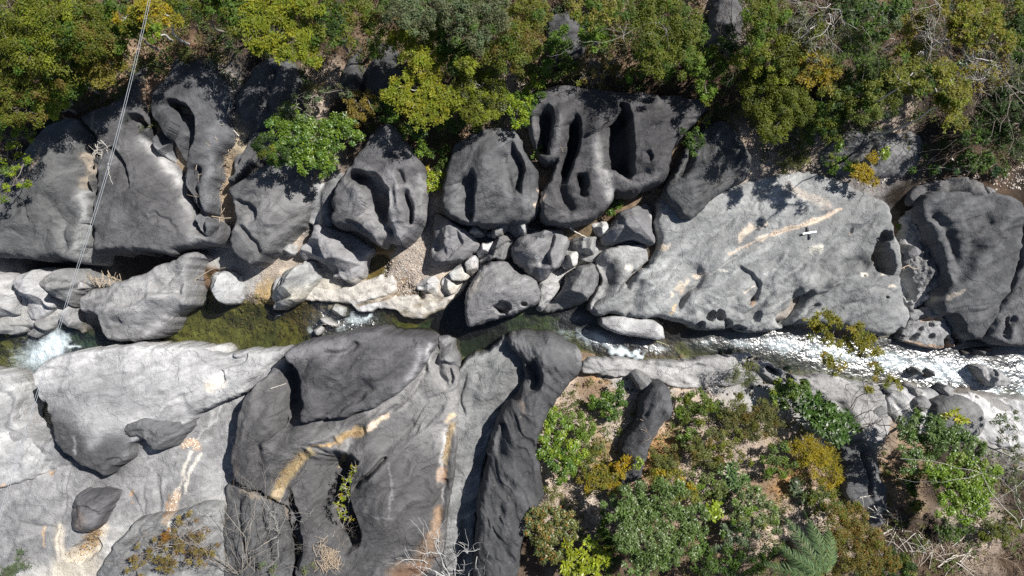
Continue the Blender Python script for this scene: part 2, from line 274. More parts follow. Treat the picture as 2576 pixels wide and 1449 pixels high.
gc = gc * (1 - .45 * wet[..., None] * (1 - mr_))
gc = gc * (1 + .35 * fbm(GX / 30, GY / 30, 7, 5))[..., None]

STROKES = [ # colour that belongs to the rock itself: washed pale bands, quartz veins, sand fill: pts, width, tone|rgb, strength
 ([(350,350),(400,400),(440,450),(460,520),(470,570),(480,600)],15,.95,.9),([(478,560),(500,600)],20,.85,.6),([(200,480),(205,530),(195,590),(180,640)],13,.9,.8),([(150,560),(150,600),(160,640)],12,.7,.5),
 ([(555,300),(525,360),(525,440),(510,520)],17,.62,.7),([(600,270),(560,360)],22,.5,.6),([(360,240),(368,190),(400,160),(420,140)],11,(.36,.25,.17),.8),([(362,270),(366,235),(372,205)],5,(.4,.31,.2),.8),
 ([(60,450),(85,420),(105,375)],6,(.42,.33,.26),.8),([(228,325),(232,270)],4,(.28,.22,.18),.6),([(200,385),(210,430),(200,455)],14,(.45,.37,.3),.7),
 ([(205,580),(260,625),(400,632),(520,610)],12,.6,.4),([(0,600),(100,635)],40,.48,.5),([(300,560),(400,600),(480,560)],60,.45,.6),
 ([(930,440),(980,480),(990,530),(995,600)],16,.85,.9),([(890,490),(930,540),(960,590)],30,.8,.8),([(1025,480),(1035,560),(1020,590)],22,.72,.8),([(1060,440),(1060,540)],10,.9,.7),([(985,440),(1000,470)],10,.8,.7),
 ([(640,560),(700,520),(750,500)],60,.62,.7),([(600,620),(640,640)],30,.4,.4),
 ([(1150,460),(1140,510),(1180,520)],22,.62,.6),([(1265,340),(1270,420),(1280,520)],12,.55,.6),([(1300,330),(1335,310),(1330,350)],30,.6,.6),([(1230,380),(1250,450)],14,.4,.4),
 ([(1405,300),(1400,380),(1385,420)],13,.6,.7),([(1500,360),(1510,440),(1540,500)],16,.72,.9),([(1540,480),(1530,430)],10,.95,.7),([(1570,440),(1600,465),(1650,450)],14,.6,.7),([(1590,430),(1640,440)],14,.5,.5),([(1470,540),(1380,540),(1330,530)],16,.5,.6),([(1330,500),(1365,500)],20,.75,.6),
 ([(1360,470),(1370,500),(1345,515)],6,(.62,.5,.4),.8),
 ([(1530,600),(1570,560),(1600,560)],16,.75,.7),([(1650,520),(1654,560),(1657,605)],4,.98,.8),([(1640,600),(1560,610)],10,.6,.4),
 ([(1350,640),(1362,680),(1365,700)],5,.97,.8),([(1400,680),(1425,600)],14,.85,.6),([(1530,640),(1600,620)],20,.9,.7),([(1200,700),(1215,680)],10,.85,.5),([(1235,800),(1255,780)],18,.9,.6),([(1295,775),(1320,775)],10,.95,.6),
 # right slab
 ([(1940,590),(2000,570),(2070,545),(2110,530)],5,(.72,.58,.47),.97),([(1830,640),(1900,610),(1950,585)],3.5,(.68,.55,.45),.9),([(1860,600),(1885,570)],8,(.70,.58,.48),.9),([(1855,595),(1930,560)],4,(.68,.58,.48),.8),([(1893,600),(1926,592)],4,(.72,.6,.5),.9),([(2040,630),(2060,625)],8,(.66,.62,.55),.9),([(1665,620),(1676,618)],8,(.72,.60,.48),.9),
 ([(1755,692),(1770,688)],9,(.72,.60,.5),.9),([(1708,722),(1714,716)],7,(.70,.60,.5),.9),([(1716,735),(1722,724),(1734,708)],6,(.72,.6,.5),.9),([(1688,748),(1692,742)],5,(.7,.6,.5),.9),([(1692,785),(1700,770)],4,(.6,.45,.3),.9),([(1812,681),(1820,680)],5,(.8,.75,.68),.9),([(1580,675),(1583,675)],7,(.8,.75,.68),.9),
 ([(1890,765),(1900,755)],4,(.6,.4,.28),.9),([(1875,740),(1900,720)],3,(.8,.7,.6),.7),([(1850,540),(2100,470)],30,.9,.5),([(1980,470),(2080,520)],12,(.6,.5,.42),.5),([(2160,690),(2175,692)],6,(.8,.74,.66),.95),([(2120,700),(2160,690),(2220,690)],3,.95,.8),([(2141,578),(2141,588)],5,(.7,.6,.5),.9),([(2212,688),(2216,687)],5,(.7,.6,.5),.8),([(2234,722),(2240,722)],4,(.7,.6,.5),.8),
 ([(1850,510),(1930,480),(1950,530)],20,.9,.5),([(2200,560),(2215,700),(2200,780)],60,.45,.5),([(2000,640),(2100,700),(2150,800)],60,.5,.4),([(2100,660),(2180,660)],20,.3,.4),([(1745,545),(1700,520)],30,.5,.3),
 ([(1510,700),(1535,715),(1560,690),(1545,660)],14,.25,.6),([(2330,760),(2340,775),(2380,755),(2420,730)],6,(.6,.52,.44),.7),([(2330,805),(2375,800)],5,(.68,.5,.36),.9),([(2380,640),(2400,680),(2410,740)],12,.6,.4),
 ([(2290,862),(2340,874),(2400,868)],4,(.5,.32,.2),.8),
 ([(745,755),(800,745),(880,735),(960,710),(1000,755),(1060,775),(1140,745),(1175,700)],34,(.56,.52,.45),.75),([(895,772),(935,762),(985,745)],3,(.3,.22,.14),.7),
 # lower left slab
 ([(130,1040),(200,1000),(300,960),(300,1020)],50,.62,.6),([(155,1075),(220,1120),(290,1130)],46,.24,.97),([(160,1130),(230,1165),(270,1175)],36,.22,.9),([(300,1050),(255,1090),(240,1110)],18,.85,.8),([(203,1096),(196,1138)],5,.95,.8),([(520,975),(545,970)],14,(.85,.78,.66),.9),([(540,990),(537,1050),(500,1085),(465,1120)],2.5,.99,.9),([(515,1030),(510,1075)],4,.97,.8),([(465,1145),(450,1220),(437,1240)],4,(.80,.76,.68),.9),([(490,1150),(468,1200),(460,1245)],4,(.80,.76,.68),.9),
 ([(450,1125),(470,1120),(480,1130)],9,(.62,.44,.3),.8),([(440,1245),(425,1280),(415,1310)],9,(.55,.42,.31),.85),([(420,1250),(405,1300)],4,(.42,.26,.14),.8),([(425,1320),(425,1340)],4,(.8,.75,.65),.9),([(100,1200),(110,1198)],4,(.6,.38,.2),.9),([(317,1240),(318,1250)],4,(.6,.38,.2),.9),([(314,1268),(314,1270)],3,(.6,.38,.2),.9),([(90,1340),(92,1380)],5,(.75,.55,.35),.7),([(0,1225),(12,1220)],5,(.6,.4,.28),.7),
 ([(130,1340),(140,1400),(180,1425),(230,1400),(250,1340)],14,(.78,.70,.58),.85),([(215,1430),(245,1380)],7,(.5,.3,.12),.7),([(175,1405),(200,1395),(225,1355)],17,(.16,.10,.045),.9),
 ([(180,1285),(200,1295),(190,1330)],12,(.22,.19,.17),.8),
 # middle massif
 ([(1075,870),(1075,930),(1060,960),(1030,1010),(1000,1040),(975,1045)],7,.97,.95),([(1055,880),(1035,960),(990,1010),(930,1040)],12,.80,.8),([(1100,940),(1130,1000),(1140,1060),(1110,1100)],46,.80,.85),([(1050,1000),(1080,1060),(1060,1110)],52,.70,.85),([(960,1060),(1020,1050)],34,.6,.7),([(975,1045),(935,1068)],6,(.66,.56,.45),.95),([(850,1108),(880,1090),(925,1080)],10,(.38,.29,.17),.95),([(925,1080),(945,1073)],6,(.7,.6,.5),.9),([(790,1120),(810,1122),(845,1115)],3,(.6,.42,.22),.9),([(690,1250),(705,1215),(735,1175),(775,1140)],13,(.38,.31,.18),.95),([(690,1245),(690,1262)],9,(.50,.40,.28),.8),([(835,1195),(850,1165),(865,1145)],4,(.46,.35,.22),.9),([(860,1150),(880,1110)],6,.9,.8),([(780,1120),(830,1100),(870,1085)],22,.7,.8),([(730,1140),(780,1110)],12,.65,.6),([(1000,1090),(940,1130),(880,1150)],22,.5,.6),([(1060,1140),(1050,1220),(1060,1300)],30,.34,.6),([(640,980),(612,1040),(604,1110)],14,.5,.6),([(810,1135),(860,1120)],14,.68,.7),
 ([(1135,1075),(1125,1110),(1120,1170)],7,(.46,.38,.26),.9),([(1118,1090),(1108,1180),(1105,1220)],6,.97,.95),([(1128,1060),(1140,1050)],7,(.6,.5,.35),.9),([(1112,1190),(1110,1215)],10,(.42,.26,.16),.7),([(1117,1230),(1108,1290)],4,.85,.8),([(1100,1290),(1095,1340),(1085,1370)],13,(.36,.25,.17),.8),([(1080,1370),(1060,1430),(1000,1440)],24,(.24,.17,.12),.8),([(1060,1430),(1000,1450)],16,(.16,.09,.06),.7),
 ([(1200,960),(1230,920),(1260,890)],30,.66,.8),([(1160,940),(1165,1050)],26,.72,.8),([(1180,980),(1240,1000)],30,.55,.6),([(1300,850),(1400,900),(1450,890)],36,.5,.7),([(1460,890),(1480,930)],14,.85,.6),([(720,900),(780,880),(860,870)],26,.62,.85),([(900,855),(1000,860),(1040,860)],18,.45,.6),([(650,960),(680,930),(700,900)],24,.66,.8),([(660,1010),(690,1060)],40,.42,.6),([(900,1010),(960,970)],24,.4,.4),
 ([(980,1160),(992,1230),(988,1290)],2,.8,.6),([(943,1285),(990,1295)],2,.8,.6),([(630,1040),(622,1090),(612,1140)],4,.6,.5),([(1100,1360),(1080,1300)],4,.3,.3),([(600,1240),(640,1260)],8,(.4,.33,.25),.6),([(1310,1010),(1320,1040)],6,(.3,.24,.2),.5),
 ([(1660,990),(1690,1020)],14,.5,.5),([(1600,945),(1590,980)],6,.6,.4),
]
def rock_color(x, y, alb, rot, seed):
    ca, sa = math.cos(rot), math.sin(rot); u = (x * ca + y * sa); v = (-x * sa + y * ca)
    t = alb + .07 + .13 * fbm(x / 110, y / 110, seed, 4) + .18 * fbm((u + 14 * vnoise(x / 50, y / 50, 3)) / 170, (v + 14 * vnoise(x / 50, y / 50, 5)) / 18, seed + 2, 4) + .05 * fbm(x / 9, y / 9, seed + 1, 3)
    rgb = []
    x0, x1, y0, y1 = x.min(), x.max(), y.min(), y.max()
    jx = x + 5 * vnoise(x / 16, y / 16, 5) + 2 * vnoise(x / 5, y / 5, 6); jy = y + 5 * vnoise(x / 16, y / 16, 6) + 2 * vnoise(x / 5, y / 5, 7)
    for pts, wd, c, s in STROKES:
        p = np.array(pts); m = 2.2 * wd
        if p[:, 0].max() + m < x0 or p[:, 0].min() - m > x1 or p[:, 1].max() + m < y0 or p[:, 1].min() - m > y1: continue
        d, _, _ = pl(jx, jy, chaikin(pts, 2, False) if len(pts) > 2 else pts)
        if isinstance(c, tuple): rgb.append((np.exp(-(d / wd) ** 4) * s, c))
        else:
            k = np.exp(-(d / wd) ** 2) * s; t = t * (1 - k) + (c + .07 * fbm(x / 25, y / 25, 3, 3)) * k
    col = tone(t)
    for k, c in rgb:
        k = k[..., None]; nz = (1 + .3 * fbm(x / 8, y / 8, 2, 4))[..., None]; col = col * (1 - k) + np.array(c) * nz * k
    return col
# pale bedrock floor at the lower left takes the veins too
ms = (GX > -40) & (GX < 620) & (GY > 880) & (GY < 1500)
sub = rock_color(GX[ms][None], GY[ms][None], .74, -.6, 1)[0]; kk = (sm((640 - GX[ms]) / 60) * sm((1380 - GY[ms] + .35 * (300 - GX[ms])) / 60) * (gd[ms] < -6))[:, None]
gc[ms] = gc[ms] * (1 - kk) + sub * kk
gX, gY, _ = W(GX, GY, 0)
nr, nc = GX.shape; idx = np.arange(nr * nc).reshape(nr, nc)
F = np.stack([idx[:-1, :-1], idx[1:, :-1], idx[1:, 1:], idx[:-1, 1:]], -1).reshape(-1, 4)
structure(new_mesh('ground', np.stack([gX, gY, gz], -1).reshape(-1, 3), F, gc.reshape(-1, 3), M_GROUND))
def gz_at(px, py):
    return float(ground_z(np.array([[float(px)]]), np.array([[float(py)]]))[0, 0])

# ------------------------------------------------------------------ rocks
ROCKS = []
def rock(name, label, cat, poly, zb, H, w_=30, p=3., dome=.15, tilt=(0, 0), alb=.5, fe=(), amp=.07, rot=-.6, group=None, step=2.1, rough=0., fc=1., ex_=9):
    big = cat == 'rock outcrop' or len(poly) > 40; ext = np.ptp(np.array(poly), axis=0).min(); ang = ext < 75 and not big; poly = chaikin(poly, 1, True, .9) if ang else chaikin(poly, 2 if big else 1); x0, y0 = poly.min(0) - 9; x1, y1 = poly.max(0) + 9
    x0 = max(x0, -140); x1 = min(x1, 2720); y1 = min(y1, 1560)
    if (x1 - x0) < 120: step = 1.9
    if (x1 - x0) < 45: step = 1.2
    X, Y = np.meshgrid(np.arange(x0, x1, step), np.arange(y0, y1, step)); sd_ = len(ROCKS)
    a = min(6, (x1 - x0) * .05) * (.55 if ang else 1)
    wx = X + a * vnoise(X / 38, Y / 38, sd_) + a * .35 * vnoise(X / 11, Y / 11, sd_ + 1); wy = Y + a * vnoise(X / 38, Y / 38, sd_ + 2) + a * .35 * vnoise(X / 11, Y / 11, sd_ + 3)
    d = sdf(wx, wy, poly); d = d + np.where((Y < 560) & (cat == 'rock outcrop'), ex_ * sm((600 - Y) / 60), 5 if cat == 'boulder' and 1150 < poly[:, 0].mean() < 1530 and poly[:, 1].mean() < 715 else 2); dm = max(d.max(), 1)
    w_ = w_ * (.62 if big else .42 if ang else .62); p = p + .6; t = np.clip(d / min(w_, dm), 0, 1); pr = (1 - (1 - t) ** p) ** (1 / p)
    ca, sa = math.cos(rot), math.sin(rot); u = X * ca + Y * sa; v = -X * sa + Y * ca
    cx, cy = poly.mean(0); sc = min(1, dm / 60 + .25)
    rr_ = np.random.default_rng(sd_ + 50); ex = min(x1 - x0, y1 - y0) / 2; fac = np.zeros(X.shape)
    for _ in range(5 if not big else 4):
        th = rr_.uniform(0, 6.283); sl = rr_.uniform(.5, 1.5) * (1 if ang else .7) * (H + .5) * (1 if not big else .45) / ex; pj = (X - cx) * math.cos(th) + (Y - cy) * math.sin(th) + 5 * vnoise(X / 25, Y / 25, sd_ + 7)
        of = rr_.uniform(.0, .65) * ex; fac = np.maximum(fac, np.clip(pj - of, 0, None) * sl)
    fac = fc * np.minimum(fac, H * (.55 if not big else .3)) * (0 if cat == 'rock slab' and x1 - x0 > 130 else 1)
    z = H * pr - pr * fac + pr * (dome * np.sqrt(np.clip(d, 0, None) / dm) * 2 + tilt[0] * (X - cx) / 100 + tilt[1] * (Y - cy) / 100)
    q1 = 22 * vnoise(X / 60, Y / 60, sd_ + 4); q2 = 22 * vnoise(X / 60, Y / 60, sd_ + 6)
    rl = amp * sc * (2.2 * fbm((u + q1) / 150, (v + q2) / 50, sd_ + 1, 4) + .5 * fbm((X + q1) / 30, (Y + q2) / 30, sd_ + 3, 4) - (3.2 if big else 1.8) * np.abs(fbm((u + q2) / 130, (v + q1) / 38, sd_ + 5, 3)))
    if rough: rl = rl + rough * (1.2 * fbm(X / 20, Y / 20, sd_, 5) + .5 * fbm(X / 6, Y / 6, sd_ + 2, 3))
    z = z + pr * rl + pr * feats(X, Y, fe)
    z = np.where(d < 0, np.maximum(d * .3, -1.2), z) + zb
    keep = d > -3.5 * step
    col = rock_color(X, Y, alb + (.06 if cat != 'rock outcrop' else .005) + (.50 * sm((.15 - z + .3 * fbm(X / 40, Y / 40, 2, 3)) / 1.1) if Y.mean() < 850 and cat == 'rock outcrop' else 0), rot, sd_)
    col = col * (1 + rr_.normal(0, .035)) * np.array([1 + rr_.uniform(-.02, .02), 1, 1 + rr_.uniform(-.03, .015)])
    lvl = wz(X) + .10 + .05 * vnoise(X / 12, Y / 12, 3); wr = sm((lvl + .12 - z) / .16) * (sdf(X, Y, RIVER) > -45); col = col * (1 - .62 * wr[..., None]) * (1 + wr[..., None] * np.array([.08, 0, -.15]))
    # foot stain: water-worn band close to the waterline belongs to the rock
    zt = zb + H + dome
    Xw, Yw, _ = W(X, Y, 0, zt)
    id_ = np.full(X.shape, -1); id_[keep] = np.arange(keep.sum())
    q = np.stack([id_[:-1, :-1], id_[1:, :-1], id_[1:, 1:], id_[:-1, 1:]], -1).reshape(-1, 4); q = q[(q >= 0).all(1)]
    V = np.stack([Xw[keep], Yw[keep], z[keep]], -1)
    o3 = np.array([*W(cx, cy, 0, zt)[:2], zb])
    ob = new_mesh(name, V - o3, q, col[keep], M_ROCK); ob.location = o3
    tag(ob, label, cat, group); ROCKS.append((ob, poly, X, Y, z, keep)); return ob
def rock_z(px, py, default=None):
    best = gz_at(px, py) if default is None else default
    for ob, poly, X, Y, z, keep in ROCKS:
        i = int((py - Y[0, 0]) / (Y[1, 0] - Y[0, 0])); j = int((px - X[0, 0]) / (X[0, 1] - X[0, 0]))
        if 0 <= i < X.shape[0] and 0 <= j < X.shape[1] and keep[i, j]: best = max(best, z[i, j])
    return best

R = rock
R('rock_outcrop','dark grey rounded slab at the far left edge, above the shaded ledge','rock outcrop',[(-130,640),(-130,480),(-10,430),(60,380),(100,320),(150,292),(182,300),(202,322),(225,362),(220,420),(214,480),(213,516),(200,573),(195,613),(177,656),(140,658),(125,645),(100,643),(67,653),(27,646)],-1.2,1.75,34,3,.2,(0,-.05),.30,
  [('s',[(150,590),(145,560),(120,520),(100,490)],.22,30,10),('g',[(150,640),(152,600),(140,560)],8,.2),('s',[(232,300),(226,350),(224,400),(216,450),(212,500)],.8,34,9),('b',60,560,50,40,0,.12),('g',[(65,505),(75,560)],4,.12),('b',140,450,30,60,-20,.1)],fc=0.2,amp=0.05)
R('rock_outcrop','broad dark slab crossed by the overhead cable, left of the heart-shaped hollow','rock outcrop',[(186,292),(233,263),(283,253),(300,230),(320,215),(330,170),(362,150),(375,165),(366,215),(362,268),(380,318),(358,350),(385,385),(415,412),(433,430),(447,470),(462,520),(478,548),(490,585),(520,592),(545,558),(551,604),(500,615),(450,626),(400,640),(333,630),(280,625),(217,630),(222,560),(228,480),(233,420),(240,370),(226,330),(204,308)],-1.2,1.8,26,3,.2,(0,-.05),.22,
  [('s',[(290,320),(300,292),(320,278),(345,280),(362,300),(378,325)],.55,70,9),('s',[(262,378),(280,368),(300,385),(315,410),(330,440),(332,480)],.35,26,7),('b',320,455,12,14,0,.12),('g',[(358,350),(400,410),(440,460),(455,520),(470,570)],16,.35,1),('b',345,500,50,50,0,.15),('g',[(370,560),(410,545),(440,570),(450,600)],6,.1),('s',[(380,558),(370,540),(390,525)],.15,20,6),('g',[(335,470),(360,490),(400,510)],2,.05)],fc=0,amp=0.05,ex_=2)
R('rock_outcrop','dark slab with a heart-shaped curled hollow, left of the driftwood-filled gully','rock outcrop',[(362,266),(372,225),(405,195),(432,160),(440,130),(470,140),(520,150),(560,180),(580,213),(580,300),(578,350),(548,383),(532,433),(523,483),(513,523),(492,540),(545,560),(520,592),(492,588),(478,548),(462,520),(447,470),(433,430),(415,412),(385,385),(358,350),(380,318)],-1.2,2.0,22,3,.25,(0,-.08),.22,
  [('s',[(398,285),(412,262),(428,250),(445,250),(467,262),(483,283),(495,310),(492,340),(480,380),(465,420),(455,470)],1.05,75,9),('s',[(372,285),(390,300),(410,325),(425,355),(435,400),(440,440)],.7,32,8),('b',430,300,26,40,-20,.22),('g',[(455,330),(450,380),(448,430)],7,.22),('s',[(470,420),(462,460),(475,510),(490,540)],.8,22,7),('g',[(490,430),(478,480),(488,530),(500,575)],9,.5,1),('b',540,230,40,40,0,.1)],fc=0,amp=0.03,ex_=0)
R('rock_outcrop','grey rock with a slanting dark cleft, between the driftwood gully and the leafy glossy tree','rock outcrop',[(607,333),(625,290),(660,250),(700,260),(760,330),(792,400),(775,450),(770,516),(764,540),(737,563),(704,596),(664,633),(640,662),(613,670),(573,636),(560,596),(583,563),(578,516),(567,483),(560,433),(565,383)],-1.3,2.0,30,3,.2,(0,-.1),.33,
  [('g',[(570,465),(600,445),(640,420),(680,400)],8,.7,1),('s',[(600,340),(612,330),(605,370),(590,410),(575,450)],.35,20,6),('s',[(610,425),(625,405),(645,415)],.3,20,6),('s',[(580,505),(620,500),(645,520),(650,545),(620,565)],.3,24,7),('g',[(590,560),(625,600),(640,640)],9,.3),('b',700,520,50,30,-30,.2),('g',[(735,470),(700,540)],8,.1)],ex_=1)
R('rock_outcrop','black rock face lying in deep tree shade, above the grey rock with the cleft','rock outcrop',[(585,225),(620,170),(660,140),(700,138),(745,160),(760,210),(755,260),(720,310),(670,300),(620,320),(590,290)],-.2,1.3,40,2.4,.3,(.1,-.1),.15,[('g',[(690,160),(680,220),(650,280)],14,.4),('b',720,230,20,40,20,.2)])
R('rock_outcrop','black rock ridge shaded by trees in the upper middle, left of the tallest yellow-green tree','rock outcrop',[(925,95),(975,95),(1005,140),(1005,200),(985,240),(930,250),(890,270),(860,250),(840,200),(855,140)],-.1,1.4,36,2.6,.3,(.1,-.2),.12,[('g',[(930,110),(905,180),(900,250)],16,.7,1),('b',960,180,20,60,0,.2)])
R('rock_outcrop','low rock wedge in shadow left of the cowl-shaped rock','rock outcrop',[(782,440),(850,425),(870,400),(860,440),(835,480),(824,520),(822,560),(800,580),(765,565),(770,510)],-1.3,1.2,18,3,.1,(0,-.1),.42,[('g',[(810,440),(800,500),(790,560)],14,.4,1)])
R('rock_outcrop','cowl-shaped dark rock with a pale scooped throat, above the brown pool','rock outcrop',[(970,303),(998,310),(1010,340),(1040,372),(1055,400),(1062,440),(1061,550),(1047,573),(1016,603),(999,620),(985,604),(965,600),(947,620),(931,606),(891,573),(844,571),(817,556),(820,520),(835,480),(857,430),(891,390),(927,337)],-1.3,2.5,40,2.6,.35,(0,-.12),.24,
  [('s',[(862,470),(872,440),(895,426),(925,434),(955,450),(975,475),(978,520),(972,575)],1.15,60,11),('g',[(940,500),(960,550),(972,620)],17,.5,1),('b',905,480,26,30,30,.35),('g',[(1018,475),(1026,520),(1028,568)],7,.7),('b',1000,500,9,60,-6,.2),('g',[(1005,420),(1010,470)],10,.25),('s',[(848,560),(880,550),(930,590)],.2,20,6),('g',[(975,575),(983,620)],8,.6,1)],fc=0,amp=0.05,ex_=4)
R('boulder','heart-shaped grey boulder beside the brown pool, below the cowl-shaped rock','boulder',[(787,566),(824,570),(857,580),(907,603),(933,628),(910,655),(904,690),(884,713),(864,716),(844,700),(817,696),(794,670),(777,650),(761,646),(741,650),(732,643),(737,626),(761,606),(777,586)],-1.7,1.7,20,3,.2,(.12,0),.66,
  [('s',[(800,595),(797,625),(815,655),(838,675),(842,700)],.6,50,9),('s',[(795,600),(830,612),(870,600),(890,600)],.0,10,5),('g',[(765,600),(790,640)],10,.12),('b',870,650,35,30,0,.18)])
R('boulder','pale oval boulder with a pointed lower end, dipping into the green river','boulder',[(657,703),(684,683),(717,663),(754,654),(777,660),(787,683),(784,710),(764,730),(744,753),(711,770),(681,783),(654,780),(656,743)],-1.9,1.8,24,2.6,.25,(.05,0),.70,[('s',[(685,700),(700,695),(705,715)],.25,20,6),('g',[(660,770),(700,758),(740,735)],3,.12),('s',[(745,750),(700,760),(655,765)],.25,14,5),('b',735,690,20,14,30,.15)])
R('boulder','small pale cobble at the left end of the heart-shaped boulder','boulder',[(704,630),(724,613),(741,616),(733,640),(710,645)],-1.4,.8,12,2.5,.1,(0,0),.70)
R('boulder','rounded pale boulder with a folded face, left end of the green pool','boulder',[(493,703),(510,683),(540,676),(582,683),(586,716),(583,762),(547,767),(520,746),(497,723)],-1.9,1.6,22,2.7,.2,(0,0),.74,[('s',[(545,680),(548,705),(535,730),(545,760)],.35,26,5),('b',565,720,10,40,0,.12)])
R('boulder','largest flat grey boulder with a pointed tip, beside the white cascade','boulder',[(175,745),(233,720),(287,706),(347,683),(400,656),(467,634),(492,640),(480,663),(469,683),(468,750),(457,773),(430,776),(413,793),(407,816),(383,846),(353,860),(300,862),(253,856),(233,843),(230,803),(210,783),(180,790),(172,763)],-1.9,2.1,26,3,.2,(.05,.05),.60,
  [('s',[(475,665),(430,705),(390,740),(340,765),(270,780),(225,790)],.35,60,16),('s',[(455,745),(420,735),(385,740),(365,742)],.4,24,7),('b',390,745,26,16,10,.3),('b',330,800,50,30,-15,.12),('g',[(260,815),(300,810)],8,.15)],amp=.05,fc=0.35)
R('boulder','grey faceted boulder overlapping the largest flat boulder on its upper left','boulder',[(53,710),(73,690),(113,680),(167,673),(187,690),(193,713),(167,743),(143,770),(127,766),(103,746),(60,723)],-1.3,1.5,24,2.5,.2,(0,0),.56,[('s',[(65,725),(110,735),(150,725),(190,705)],.3,30,8),('g',[(115,715),(160,705)],7,.15)],rough=.03)
R('boulder','smooth pale boulder under the faceted boulder at the left','boulder',[(20,692),(60,678),(100,670),(125,690),(100,715),(95,735),(112,765),(108,780),(80,800),(45,812),(14,780),(20,730)],-1.9,1.5,20,3,.15,(0,-.1),.72,[('g',[(22,690),(30,740),(15,790)],5,.2)])
R('boulder','pale boulder cut by the left edge of the picture','boulder',[(-90,685),(20,690),(27,720),(16,780),(12,797),(-90,805)],-1.8,1.3,16,3,.1,(0,0),.74,[('g',[(25,690),(0,740)],8,.2)])
R('boulder','low brownish slab at the water under the pale left boulders','boulder',[(-60,795),(38,812),(48,828),(42,838),(10,842),(-60,838)],-1.9,.7,10,3,.1,(0,0),.6)
R('boulder','brown slanting slab beside the white cascade','boulder',[(40,843),(80,815),(107,795),(140,795),(135,815),(100,838),(66,852)],-1.9,.8,12,3,.1,(0,-.2),.45)
R('boulder','pale narrow wedge between the cascade and the largest flat boulder','boulder',[(133,800),(147,762),(170,748),(182,790),(193,836),(182,843),(160,818)],-2.0,1.1,16,2.6,.1,(0,0),.66)
R('boulder','small pale fragment beside the driftwood above the largest flat boulder','boulder',[(187,712),(203,698),(224,712),(214,722),(190,730)],-1.4,.9,10,2.6,.1,(0,0),.70)
R('rock_slab','pale flake resting on the edge of the lower left slab','rock slab',[(480,888),(487,878),(547,870),(563,880),(560,902),(537,920),(513,908)],-1.0,.75,7,3.5,.05,(0,0),.82,amp=.03)
R('rock_slab','scalloped cream bedrock shelf at the river edge','rock slab',[(740,752),(771,716),(794,726),(844,730),(877,714),(931,702),(957,686),(967,705),(984,680),(999,720),(990,745),(1014,740),(1044,740),(1057,757),(1111,750),(1145,725),(1180,690),(1165,730),(1120,775),(1080,796),(1021,798),(997,780),(957,773),(931,785),(904,785),(891,768),(857,763),(811,763),(775,762)],-1.85,.55,14,2.6,.06,(0,-.05),.84,[('v',700,680,1200,820,34,.15),('g',[(885,775),(930,765),(980,748),(1010,725)],4,.25),('g',[(1015,705),(1030,725),(1012,745)],6,.2)],amp=.04)
R('rock_slab','white sculpted slab of the group lying below the triangular boulder','rock slab',[(1041,716),(1067,696),(1094,693),(1109,716),(1113,740),(1097,750),(1074,733),(1047,728)],-1.6,.75,12,3,.1,(0,-.1),1.0,[('s',[(1045,715),(1080,715),(1110,705)],.12,20,5)],rough=.03)
R('rock_slab','white knobbly slab between two other white slabs near the deep blue pool','rock slab',[(1105,710),(1112,695),(1126,688),(1139,703),(1166,706),(1144,736),(1114,745)],-1.6,.7,10,3,.1,(0,0),1.0,rough=.03)
R('rock_slab','white flat slab nearest the round-holed boulder','rock slab',[(1127,686),(1147,668),(1167,664),(1187,696),(1164,706),(1137,705)],-1.6,.85,8,3.4,.06,(0,0),.98)
R('rock_slab','pale upright oval slab right of the triangular boulder tip','rock slab',[(1172,648),(1191,631),(1203,650),(1202,673),(1188,695),(1174,683),(1168,664)],-1.6,1.0,10,3,.1,(0,0),.8)
R('boulder','squared pale stone standing in the rapids mid-river','boulder',[(816,764),(844,766),(866,775),(860,798),(838,792),(815,780)],-2.0,.95,8,3.2,.08,(0,0),.68)
R('boulder','small brownish stone in the rapids, upper one of a pair','boulder',[(805,800),(818,793),(828,805),(852,822),(845,828),(815,820)],-2.0,.75,8,2.6,.1,(0,0),.62)
R('boulder','small brownish stone in the rapids, lower one of a pair','boulder',[(787,832),(797,820),(816,816),(806,840),(793,848)],-2.0,.7,8,2.6,.1,(0,0),.62)
R('boulder','triangular grey boulder with curved flutes, right of the gravel patch','boulder',[(1081,533),(1094,526),(1117,540),(1164,570),(1194,603),(1213,616),(1191,632),(1164,648),(1124,665),(1094,668),(1077,663),(1067,630),(1074,610),(1081,593)],-1.5,1.7,20,2.8,.15,(0,-.1),.46,[('s',[(1150,568),(1165,590),(1155,625),(1110,660)],.3,40,9),('g',[(1105,560),(1105,600),(1085,640)],12,.25),('g',[(1130,575),(1130,610),(1110,640)],7,.12)])
R('rock_outcrop','dark pyramidal rock between the cowl-shaped rock and the grooved rock','rock outcrop',[(1137,365),(1177,335),(1227,318),(1290,316),(1312,365),(1340,408),(1358,460),(1364,520),(1340,548),(1300,552),(1265,562),(1224,570),(1185,563),(1150,550),(1104,520),(1108,470),(1122,417)],-1.3,2.3,34,2.6,.35,(0,-.12),.26,
  [('s',[(1188,420),(1198,440),(1200,480),(1192,530),(1186,560)],.75,34,9),('s',[(1285,350),(1305,380),(1320,420),(1318,460),(1310,500)],.6,32,9),('b',1220,400,22,50,10,.25),('g',[(1265,380),(1275,440),(1290,500)],12,.3),('b',1290,520,30,15,0,.1),('g',[(1110,500),(1150,480),(1170,430)],8,.12)],fc=0.2,amp=0.06)
